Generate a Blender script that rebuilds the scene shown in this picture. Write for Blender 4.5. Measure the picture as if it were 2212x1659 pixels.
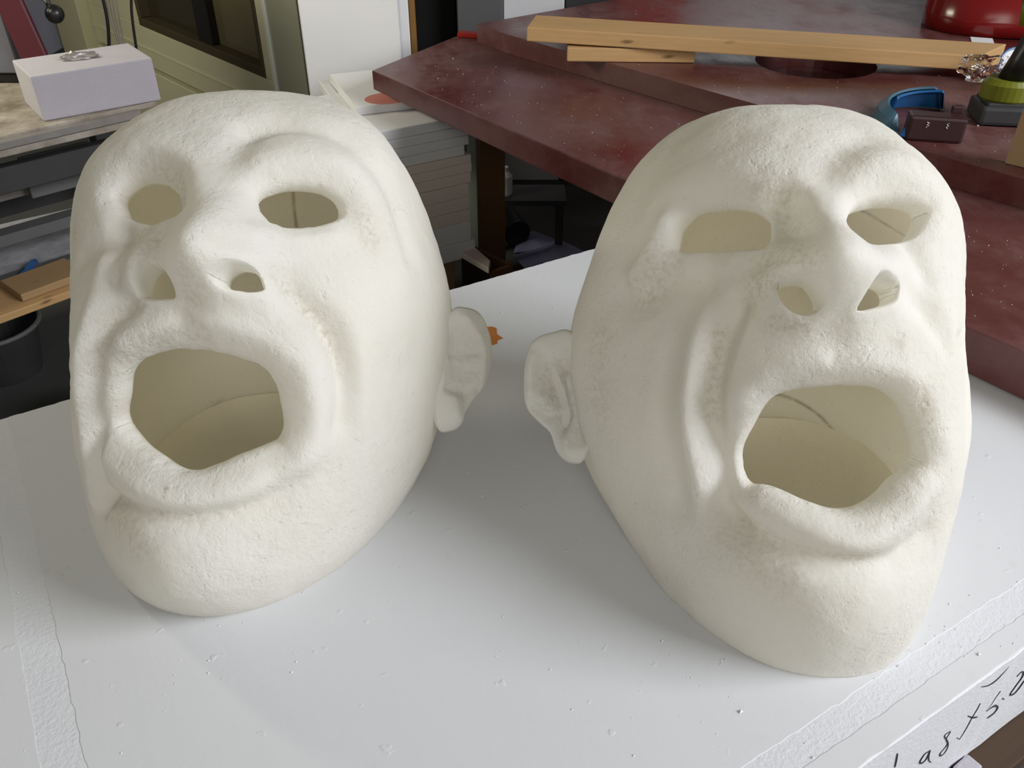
import bpy, bmesh, math, random
import numpy as np
from mathutils import Vector, Matrix

for o in list(bpy.data.objects): bpy.data.objects.remove(o)
SC = bpy.context.scene
COL = SC.collection
random.seed(7)

# ---------------------------------------------------------------- camera
cam = bpy.data.cameras.new('camera'); cam_o = bpy.data.objects.new('camera', cam); COL.objects.link(cam_o)
cam.sensor_fit = 'HORIZONTAL'; cam.sensor_width = 36.0; cam.lens = 36.0 * 1854.0 / 2212.0
cam.clip_start = 0.05; cam.clip_end = 60
cam_o.location = (0, 0, 1.55); cam_o.rotation_euler = (math.radians(90 - 35), 0, 0)
SC.camera = cam_o

# ---------------------------------------------------------------- light
world = bpy.data.worlds.new('world'); SC.world = world; world.use_nodes = True
bg = world.node_tree.nodes['Background']; bg.inputs[0].default_value = (0.93, 0.89, 0.76, 1); bg.inputs[1].default_value = 0.12

def area(name, loc, target, sx, sy, power, color):
    l = bpy.data.lights.new(name, 'AREA'); l.shape = 'RECTANGLE'; l.size = sx; l.size_y = sy; l.energy = power; l.color = color
    o = bpy.data.objects.new(name, l); COL.objects.link(o); o.location = loc
    o.rotation_euler = (Vector(target) - Vector(loc)).to_track_quat('-Z', 'Y').to_euler()
    return o
area('window_daylight', (3.6, -0.25, 3.05), (0.0, 0.85, 0.95), 2.2, 1.7, 200, (0.97, 0.98, 1.0))
area('camera_side_fill', (0.2, -2.3, 2.2), (0.0, 1.6, 0.6), 1.8, 1.6, 40, (1.0, 0.97, 0.90))  # added fill lamp behind the camera; no doorway stands there

area('machine_fill', (-2.3, 2.1, 1.95), (-1.3, 3.3, .5), 1.2, .2, 30, (1.0, .95, .74))  # added fill lamp that brightens the cream machine front
area('rear_window', (1.6, 6.2, 2.4), (0.6, 1.8, .9), 2.2, 1.2, 9, (0.92, 0.96, 1.0))
SC.view_settings.view_transform = 'Standard'; SC.view_settings.look = 'None'
SC.view_settings.exposure = 0.0; SC.view_settings.gamma = 1.0; SC.view_settings.use_curve_mapping = False
SC.cycles.max_bounces = 10; SC.cycles.diffuse_bounces = 8; SC.cycles.use_denoising = True

# ---------------------------------------------------------------- helpers
def tag(o, label=None, cat=None, group=None, kind=None):
    if label: o['label'] = label
    if cat: o['category'] = cat
    if group: o['group'] = group
    if kind: o['kind'] = kind
    return o

def empty(name, loc=(0, 0, 0), rz=0.0, label=None, cat=None, group=None):
    o = bpy.data.objects.new(name, None); COL.objects.link(o); o.location = loc; o.rotation_euler = (0, 0, rz)
    o.empty_display_size = .05
    return tag(o, label, cat, group)

def mesh_obj(name, verts, faces, mat, parent=None, smooth=False):
    me = bpy.data.meshes.new(name)
    if isinstance(faces, np.ndarray):
        me.vertices.add(len(verts)); me.vertices.foreach_set('co', np.asarray(verts, np.float32).ravel())
        k = faces.shape[1]
        me.loops.add(faces.size); me.loops.foreach_set('vertex_index', faces.astype(np.int32).ravel())
        me.polygons.add(len(faces)); me.polygons.foreach_set('loop_start', np.arange(0, faces.size, k, dtype=np.int32))
        me.polygons.foreach_set('loop_total', np.full(len(faces), k, np.int32))
        me.update(calc_edges=True)
    else:
        me.from_pydata([tuple(v) for v in verts], [], [tuple(f) for f in faces]); me.update()
    if smooth: me.polygons.foreach_set('use_smooth', np.ones(len(me.polygons), bool))
    if mat: me.materials.append(mat)
    o = bpy.data.objects.new(name, me); COL.objects.link(o)
    if parent: o.parent = parent
    return o

def bm_obj(name, bm, mat, parent=None, smooth=False, bevel=0, seg=2):
    bmesh.ops.recalc_face_normals(bm, faces=bm.faces)
    if bevel: bmesh.ops.bevel(bm, geom=[e for e in bm.edges if e.is_manifold and e.calc_face_angle(0) > .5], offset=bevel, segments=seg, affect='EDGES', profile=.6)
    me = bpy.data.meshes.new(name); bm.to_mesh(me); bm.free()
    for p in me.polygons: p.use_smooth = smooth
    if mat: me.materials.append(mat)
    o = bpy.data.objects.new(name, me); COL.objects.link(o)
    if parent: o.parent = parent
    return o

def add_prism(bm, pts, z0, z1):
    """pts: outline in x,y; z0/z1 numbers or functions of (x, y)"""
    f0 = z0 if callable(z0) else (lambda x, y: z0); f1 = z1 if callable(z1) else (lambda x, y: z1)
    a = [bm.verts.new((p[0], p[1], f0(*p))) for p in pts]; b = [bm.verts.new((p[0], p[1], f1(*p))) for p in pts]
    bm.faces.new(a[::-1]); bm.faces.new(b); n = len(pts)
    for i in range(n): bm.faces.new((a[i], a[(i + 1) % n], b[(i + 1) % n], b[i]))

def add_box(bm, c, s, rz=0.0, M=None):
    mat = M if M is not None else Matrix.Translation(c) @ Matrix.Rotation(rz, 4, 'Z')
    vs = [bm.verts.new(mat @ Vector((x * s[0] / 2, y * s[1] / 2, z * s[2] / 2))) for x in (-1, 1) for y in (-1, 1) for z in (-1, 1)]
    for f in ((0, 1, 3, 2), (4, 6, 7, 5), (0, 4, 5, 1), (2, 3, 7, 6), (0, 2, 6, 4), (1, 5, 7, 3)): bm.faces.new([vs[i] for i in f])

def add_bar(bm, a, b, w, h, up=(0, 0, 1)):
    """rectangular bar from a to b, w across, h along up"""
    a, b = Vector(a), Vector(b); d = (b - a); L = d.length; d.normalize(); s = d.cross(Vector(up)).normalized(); u = s.cross(d)
    M = Matrix((( s.x, d.x, u.x, 0), (s.y, d.y, u.y, 0), (s.z, d.z, u.z, 0), (0, 0, 0, 1))); M.translation = (a + b) / 2
    add_box(bm, None, (w, L, h), M=M)

def add_tube(bm, pts, r, n=10, cap=True):
    pts = [Vector(p) for p in pts]; rings = []
    rr = r if isinstance(r, (list, tuple)) else [r] * len(pts)
    for i, p in enumerate(pts):
        d = (pts[min(i + 1, len(pts) - 1)] - pts[max(i - 1, 0)]).normalized()
        s = d.cross(Vector((0, 0, 1)) if abs(d.z) < .95 else Vector((1, 0, 0))).normalized(); u = s.cross(d)
        rings.append([bm.verts.new(p + (s * math.cos(2 * math.pi * k / n) + u * math.sin(2 * math.pi * k / n)) * rr[i]) for k in range(n)])
    for a, b in zip(rings, rings[1:]):
        for k in range(n): bm.faces.new((a[k], a[(k + 1) % n], b[(k + 1) % n], b[k]))
    if cap: bm.faces.new(rings[0][::-1]); bm.faces.new(rings[-1])

def add_lathe(bm, prof, c=(0, 0, 0), n=24, M=None):
    c = Vector(c); rings = []
    for r, z in prof:
        rings.append([bm.verts.new((M @ Vector((r * math.cos(2 * math.pi * k / n), r * math.sin(2 * math.pi * k / n), z))) if M is not None else c + Vector((r * math.cos(2 * math.pi * k / n), r * math.sin(2 * math.pi * k / n), z))) for k in range(n)])
    for a, b in zip(rings, rings[1:]):
        for k in range(n): bm.faces.new((a[k], a[(k + 1) % n], b[(k + 1) % n], b[k]))
    bm.faces.new(rings[0][::-1]); bm.faces.new(rings[-1])

# ---------------------------------------------------------------- materials
class NT:
    def __init__(s, name):
        s.m = bpy.data.materials.new(name); s.m.use_nodes = True; s.t = s.m.node_tree; s.b = s.t.nodes['Principled BSDF']
        s.tc = s.n('ShaderNodeTexCoord')
    def n(s, typ, **kw):
        x = s.t.nodes.new(typ)
        for k, v in kw.items():
            if k.startswith('_'): setattr(x, k[1:], v)
        return x
    def l(s, a, b): s.t.links.new(a, b)
    def noise(s, scale, detail=4, rough=.55, coord=None, stretch=None):
        x = s.n('ShaderNodeTexNoise'); x.inputs['Scale'].default_value = scale; x.inputs['Detail'].default_value = detail; x.inputs['Roughness'].default_value = rough
        src = coord or s.tc.outputs['Object']
        if stretch:
            mp = s.n('ShaderNodeMapping'); mp.inputs['Scale'].default_value = stretch; s.l(src, mp.inputs[0]); src = mp.outputs[0]
        s.l(src, x.inputs['Vector']); return x.outputs['Fac']
    def ramp(s, fac, stops, interp='LINEAR'):
        r = s.n('ShaderNodeValToRGB'); r.color_ramp.interpolation = interp
        e = r.color_ramp.elements
        while len(e) < len(stops): e.new(.5)
        for q, (p, c) in zip(e, stops): q.position = p; q.color = (c, c, c, 1) if isinstance(c, (int, float)) else (*c[:3], 1)
        s.l(fac, r.inputs[0]); return r.outputs[0]
    def mix(s, fac, a, b, mode='MIX'):
        x = s.n('ShaderNodeMix', _data_type='RGBA', _blend_type=mode)
        for sock, v in ((x.inputs[0], fac), (x.inputs[6], a), (x.inputs[7], b)):
            if isinstance(v, (int, float)): sock.default_value = v
            elif isinstance(v, tuple): sock.default_value = (*v[:3], 1)
            else: s.l(v, sock)
        return x.outputs[2]
    def math(s, op, a, b=0.0):
        x = s.n('ShaderNodeMath', _operation=op)
        for i, v in enumerate((a, b)):
            if isinstance(v, (int, float)): x.inputs[i].default_value = v
            else: s.l(v, x.inputs[i])
        return x.outputs[0]
    def bump(s, h, strength, dist, prev=None):
        x = s.n('ShaderNodeBump'); x.inputs['Strength'].default_value = strength; x.inputs['Distance'].default_value = dist
        s.l(h, x.inputs['Height'])
        if prev is not None: s.l(prev, x.inputs['Normal'])
        return x.outputs[0]
    def out(s, color=None, rough=.6, normal=None, metal=0, spec=.5, **kw):
        b = s.b
        for key, v in (('Base Color', color), ('Roughness', rough), ('Normal', normal), ('Metallic', metal), ('Specular IOR Level', spec)):
            if v is None: continue
            if isinstance(v, tuple): b.inputs[key].default_value = (*v[:3], 1)
            elif isinstance(v, (int, float)): b.inputs[key].default_value = v
            else: s.l(v, b.inputs[key])
        for k, v in kw.items(): b.inputs[k.replace('_', ' ')].default_value = v
        return s.m

def plain(name, c, rough=.6, metal=0, var=.12, scale=12, bump=.15, spec=.5, **kw):
    t = NT(name); f = t.noise(scale, 5)
    col = t.mix(f, tuple(v * (1 - var) for v in c), tuple(min(1, v * (1 + var)) for v in c))
    nb = t.bump(t.noise(scale * 8, 4), bump, .002)
    return t.out(col, rough, nb, metal, spec, **kw)
# ---------------------------------------------------------------- mask sculpting
TILT = math.radians(40)
FX = np.array((1.0, 0, 0)); FF = np.array((0, -math.cos(TILT), math.sin(TILT))); FU = np.array((0, math.sin(TILT), math.cos(TILT)))
BASIS = np.stack((FX, FF, FU))            # rows: side, face normal, up along the face
AX, AF, AU, PEXP = 0.212, 0.215, 0.285, 2.25
CEN = np.array((0, 0.0, 0.205))
SIG = 0.045

def fib(n):
    i = np.arange(n) + .5
    ph = np.arccos(1 - 2 * i / n); th = math.pi * (1 + 5 ** .5) * i
    return np.stack((np.cos(th) * np.sin(ph), np.sin(th) * np.sin(ph), np.cos(ph)), 1)
KDIR = fib(120)

def nrm(v):
    return v / np.maximum(np.linalg.norm(v, axis=-1, keepdims=True), 1e-12)

def cube_dirs(N, k=0.3):
    """directions of a cube sphere, packed closer towards the face (+nf)"""
    t = np.tan(np.linspace(-math.pi / 4, math.pi / 4, N + 1))
    a, b = np.meshgrid(t, t, indexing='ij'); o = np.ones_like(a)
    V = []; Q = []; off = 0
    for ax, sg in ((0, 1), (0, -1), (1, 1), (1, -1), (2, 1), (2, -1)):
        c = [None] * 3; c[ax] = o * sg; c[(ax + 1) % 3] = a * sg; c[(ax + 2) % 3] = b
        V.append(np.stack(c, -1).reshape(-1, 3))
        i = np.arange((N + 1) * (N + 1)).reshape(N + 1, N + 1) + off
        Q.append(np.stack((i[:-1, :-1], i[1:, :-1], i[1:, 1:], i[:-1, 1:]), -1).reshape(-1, 4))
        off += (N + 1) ** 2
    V = nrm(np.concatenate(V)); Q = np.concatenate(Q)
    key = np.round(V * 1e5).astype(np.int64)
    _, first, inv = np.unique(key, axis=0, return_index=True, return_inverse=True)
    inv = inv.reshape(-1)
    V = V[first]; Q = inv[Q]
    V = nrm(V + np.array((0, k, 0)))
    T = np.concatenate((Q[:, [0, 1, 2]], Q[:, [0, 2, 3]]))
    return V, T

def base_pos(n, w):
    r = (np.abs(n[:, 0] / AX) ** PEXP + np.abs(n[:, 1] / AF) ** PEXP + np.abs(n[:, 2] / AU) ** PEXP) ** (-1 / PEXP)
    if w is not None:
        r = r * (1 + np.exp((n @ KDIR.T - 1) / SIG) @ w)
    return CEN + (n * r[:, None]) @ BASIS

def base_normal(n, w):
    a = nrm(np.cross(n, np.array((.12, .35, .93)))); b = np.cross(n, a); e = 2e-3
    p = base_pos(n, w)
    pa = base_pos(nrm(n + a * e), w) - p; pb = base_pos(nrm(n + b * e), w) - p
    m = nrm(np.cross(pa, pb))
    s = np.sign(np.sum(m * (p - CEN), 1)); return m * s[:, None]

def stroke_weight(P, pts, rad, amp, prof='g'):
    """smooth influence of a stroke (a chain of points with a radius and a height each) at points P"""
    out = np.zeros(len(P)); pts = np.asarray(pts, float); rad = np.asarray(rad, float); amp = np.asarray(amp, float)
    lo = pts.min(0) - rad.max() * 2.4; hi = pts.max(0) + rad.max() * 2.4
    idx = np.nonzero(np.all((P > lo) & (P < hi), 1))[0]
    if not len(idx): return out
    Q = P[idx]
    if prof != 'g':
        bq = np.full(len(Q), 1e9); bv = np.zeros(len(Q))
        for i in range(max(1, len(pts) - 1)):
            k = min(i + 1, len(pts) - 1); d = pts[k] - pts[i]; L = max(d @ d, 1e-12)
            t = np.clip(((Q - pts[i]) @ d) / L, 0, 1)
            q = np.linalg.norm(Q - pts[i] - t[:, None] * d, axis=1) / (rad[i] + (rad[k] - rad[i]) * t)
            m = q < bq; bq[m] = q[m]; bv[m] = (amp[i] + (amp[k] - amp[i]) * t)[m]
        out[idx] = bv * np.clip(1 - bq ** 2, 0, 1) ** 2
        return out
    # dense beads along the chain, joined by a soft maximum so that no crease appears
    if len(pts) > 1:
        L = np.concatenate(([0], np.cumsum(np.linalg.norm(np.diff(pts, axis=0), axis=1))))
        step = rad.min() * .45; n = max(2, int(L[-1] / step) + 1); x = np.linspace(0, L[-1], n); sp = L[-1] / (n - 1)
        pts = np.stack([np.interp(x, L, pts[:, k]) for k in range(3)], 1); rad = np.interp(x, L, rad); amp = np.interp(x, L, amp)
    else: sp = 1.0
    p = 6.0; acc = np.zeros(len(Q))
    for c, r, a in zip(pts, rad, amp):
        acc += (np.abs(a) * np.exp(-np.sum((Q - c) ** 2, 1) / r ** 2 * 1.4)) ** p
    K = sum(math.exp(-1.4 * p * (j * sp / rad.mean()) ** 2) for j in range(-6, 7) if abs(j) < len(pts)) if len(pts) > 1 else 1.0
    out[idx] = np.sign(amp.sum()) * (acc / K) ** (1 / p)
    return out

def smooth_chain(pts, n=4, closed=False):
    pts = np.asarray(pts, float); m = len(pts)
    if m < 3: return pts
    out = []
    rng = range(m if closed else m - 1)
    for i in rng:
        if closed: p0, p1, p2, p3 = pts[(i - 1) % m], pts[i], pts[(i + 1) % m], pts[(i + 2) % m]
        else: p0, p1, p2, p3 = pts[max(i - 1, 0)], pts[i], pts[i + 1], pts[min(i + 2, m - 1)]
        for j in range(n):
            t = j / n
            out.append(.5 * ((2 * p1) + (p2 - p0) * t + (2 * p0 - 5 * p1 + 4 * p2 - p3) * t * t + (3 * p1 - p0 - 3 * p2 + p3) * t ** 3))
    if not closed: out.append(pts[-1])
    return np.array(out)

def hole_field(n, poly):
    """signed distance (about in radians) to a closed outline of directions, negative inside"""
    poly = nrm(smooth_chain(poly, 4, True)); c = nrm(poly.mean(0))
    e1 = nrm(np.cross(c, np.array((0, 0, 1.0)) if abs(c[2]) < .9 else np.array((1.0, 0, 0)))); e2 = np.cross(c, e1)
    out = np.full(len(n), 9.0)
    idx = np.nonzero(n @ c > .55)[0]
    q = n[idx]; z = q @ c; X = np.stack((q @ e1 / z, q @ e2 / z), 1)
    z = poly @ c; Y = np.stack((poly @ e1 / z, poly @ e2 / z), 1)
    best = np.full(len(X), 1e9); ins = np.zeros(len(X), bool)
    for i in range(len(Y)):
        a = Y[i]; b = Y[(i + 1) % len(Y)]; d = b - a
        t = np.clip(((X - a) @ d) / (d @ d), 0, 1)
        best = np.minimum(best, np.linalg.norm(X - a - t[:, None] * d, axis=1))
        cr = (a[1] > X[:, 1]) != (b[1] > X[:, 1])
        with np.errstate(divide='ignore', invalid='ignore'):
            xi = a[0] + (X[:, 1] - a[1]) / (b[1] - a[1]) * d[0]
        ins ^= cr & (X[:, 0] < xi)
    out[idx] = np.where(ins, -best, best)
    return out

def hash_noise(P, s, seed=0):
    """smooth value noise"""
    rs = np.random.RandomState(seed); T = rs.rand(32, 32, 32) * 2 - 1
    q = P * s; i = np.floor(q).astype(int); f = q - i; f = f * f * (3 - 2 * f); r = 0
    for dx in (0, 1):
        for dy in (0, 1):
            for dz in (0, 1):
                wgt = (f[:, 0] if dx else 1 - f[:, 0]) * (f[:, 1] if dy else 1 - f[:, 1]) * (f[:, 2] if dz else 1 - f[:, 2])
                r = r + wgt * T[(i[:, 0] + dx) % 32, (i[:, 1] + dy) % 32, (i[:, 2] + dz) % 32]
    return r

def head_eval(n, H):
    """outer, inner position, stain (dirt and painted shade) and crack strength for directions n"""
    w = np.array(H['w']) if H['w'] is not None else None
    P = base_pos(n, w); M = base_normal(n, w)
    D = np.zeros_like(P); stain = np.zeros(len(P)); crack = np.zeros(len(P)); rough = np.zeros(len(P))
    for s in H['strokes']:
        d = nrm(np.array(s['d'], float)); pts = base_pos(d, w)
        rad = list(s['r']); amp = list(s['a'])
        x = np.linspace(0, 1, len(pts))
        rad = np.interp(x, np.linspace(0, 1, len(rad)), rad); amp = np.interp(x, np.linspace(0, 1, len(amp)), amp)
        if len(pts) > 2:
            full = smooth_chain(np.concatenate((pts, rad[:, None], amp[:, None]), 1), 3)
            pts, rad, amp = full[:, :3], full[:, 3], full[:, 4]
        g = stroke_weight(P, pts, list(rad), list(amp), s.get('p', 'g'))
        k = s.get('k', 'n')
        if k == 'n': D += g[:, None] * M
        elif k == 'f': D += g[:, None] * nrm(np.array(s['v'], float))
        elif k == 'stain': stain = np.maximum(stain, g)  # dirt smudges, plus shade painted into creases, under the lip, beside the nose
        elif k == 'crack': crack = np.maximum(crack, g)
    hf = np.full(len(P), 9.0); curl = np.zeros(len(P)); thick = np.full(len(P), H.get('thick', .024))
    for h in H['holes']:
        f = hole_field(n, np.array(h['d'], float)); hf = np.minimum(hf, f)
        q = np.clip(1 - np.maximum(f, 0) * .22 / h['cw'], 0, 1)
        curl += h['cd'] * q ** 2.2
        q2 = np.clip(1 - np.maximum(f, 0) * .22 / .05, 0, 1); thick = thick + (h.get('t', thick[0]) - H.get('thick', .024)) * q2 ** .5
    lump = hash_noise(P + 3, 22, 1) * .0011 + hash_noise(P + 5, 60, 2) * .0006 + hash_noise(P + 7, 160, 3) * .00025
    O = P + D + M * (lump - curl)[:, None]
    I = P + D * .35 - M * thick[:, None]
    I += M * (hash_noise(P + 9, 30, 4) * .0008)[:, None] - M * (crack * -.0012)[:, None]
    O[:, 2] = np.where(O[:, 2] < .004, O[:, 2], O[:, 2])
    return O, I, stain, crack, hf

def clip_mesh(n, T, F):
    """keep F>0; returns directions, triangles, cut segments"""
    s = F > 0
    cnt = s[T].sum(1)
    keep = [T[cnt == 3]]
    new_n = []; segs = []; edge = {}
    base = len(n)
    def cut(a, b):
        k = (a, b) if a < b else (b, a)
        if k in edge: return edge[k]
        t = F[k[0]] / (F[k[0]] - F[k[1]]); t = min(max(t, .02), .98)
        new_n.append(n[k[0]] * (1 - t) + n[k[1]] * t)
        edge[k] = base + len(new_n) - 1
        return edge[k]
    out = []
    for tri in T[(cnt == 1) | (cnt == 2)]:
        a, b, c = (int(v) for v in tri)
        sa = (s[a], s[b], s[c])
        if sum(sa) == 1:
            while not s[a]: a, b, c = b, c, a
            p, q = cut(a, b), cut(a, c); out.append((a, p, q)); segs.append((p, q))
        else:
            while s[c]: a, b, c = b, c, a
            p, q = cut(b, c), cut(a, c); out += [(a, b, p), (a, p, q)]; segs.append((p, q))
    n2 = np.concatenate((n, nrm(np.array(new_n)))) if new_n else n
    T2 = np.concatenate(keep + [np.array(out)]) if out else keep[0]
    segs = np.array(segs) if segs else np.zeros((0, 2), int)
    used = np.unique(T2); remap = -np.ones(len(n2), int); remap[used] = np.arange(len(used))
    return n2[used], remap[T2], remap[segs]

def head_arrays(H, N):
    n, T = cube_dirs(N)
    O, I, st, ck, hf = head_eval(n, H)
    p = O[T]; fn = np.cross(p[:, 1] - p[:, 0], p[:, 2] - p[:, 0])
    if np.mean(np.sum(fn * (p.mean(1) - CEN), 1) > 0) < .5: T = T[:, ::-1]
    F = np.minimum(hf, O[:, 2] / .22)
    n, T, S = clip_mesh(n, T, F)
    O, I, st, ck, hf = head_eval(n, H)
    bottom = np.zeros(len(n), bool); bi = np.unique(S); bottom[bi] = O[bi, 2] < .012
    O[bottom, 2] = 0; 
    I[:, 2] = np.maximum(I[:, 2], 0.0); I[bottom, 2] = 0
    nv = len(n); R = 5
    # rim rows between the outer and the inner edge
    rim = {}; rows = []
    ridx = -np.ones(nv, int); ridx[bi] = np.arange(len(bi))
    M = nrm(O[bi] - I[bi])
    # direction into the hole: gradient of the field
    e = 3e-3; gdir = np.zeros((len(bi), 3)); h0 = hf[bi]
    for ax in range(3):
        d = np.zeros(3); d[ax] = e
        hfp = np.full(len(bi), 9.0)
        for h in H['holes']: hfp = np.minimum(hfp, hole_field(nrm(n[bi] + d), np.array(h['d'], float)))
        gdir[:, ax] = (hfp - h0) / e
    gdir[bottom[bi]] = 0
    G = -nrm(gdir) @ BASIS; G[np.linalg.norm(gdir, axis=1) < 1e-6] = 0
    for j in range(1, R):
        t = j / R
        b = .0035 * math.sin(math.pi * t) ** .6
        rows.append(O[bi] * (1 - t) + I[bi] * t + G * b + (hash_noise(O[bi] * (1 - t) + I[bi] * t + 2, 130, 6) * .0006)[:, None])
    V = np.concatenate([O, I] + rows)
    k = len(bi)
    def row(j, a):
        if j == 0: return a
        if j == R: return a + nv
        return 2 * nv + (j - 1) * k + ridx[a]
    faces = [T, T[:, ::-1] + nv]
    for j in range(R):
        a0, b0, a1, b1 = row(j, S[:, 0]), row(j, S[:, 1]), row(j + 1, S[:, 0]), row(j + 1, S[:, 1])
        faces.append(np.stack((b0, a0, a1), 1)); faces.append(np.stack((b0, a1, b1), 1))
    # orientation of the rim follows the outer triangles
    stv = np.concatenate((st, st * 0, np.zeros((R - 1) * k))); ckv = np.concatenate((ck * 0, ck, np.zeros((R - 1) * k)))
    ins = np.concatenate((np.zeros(nv), np.ones(nv), np.zeros((R - 1) * k)))
    return V, np.concatenate(faces), stv, ckv, ins
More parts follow.
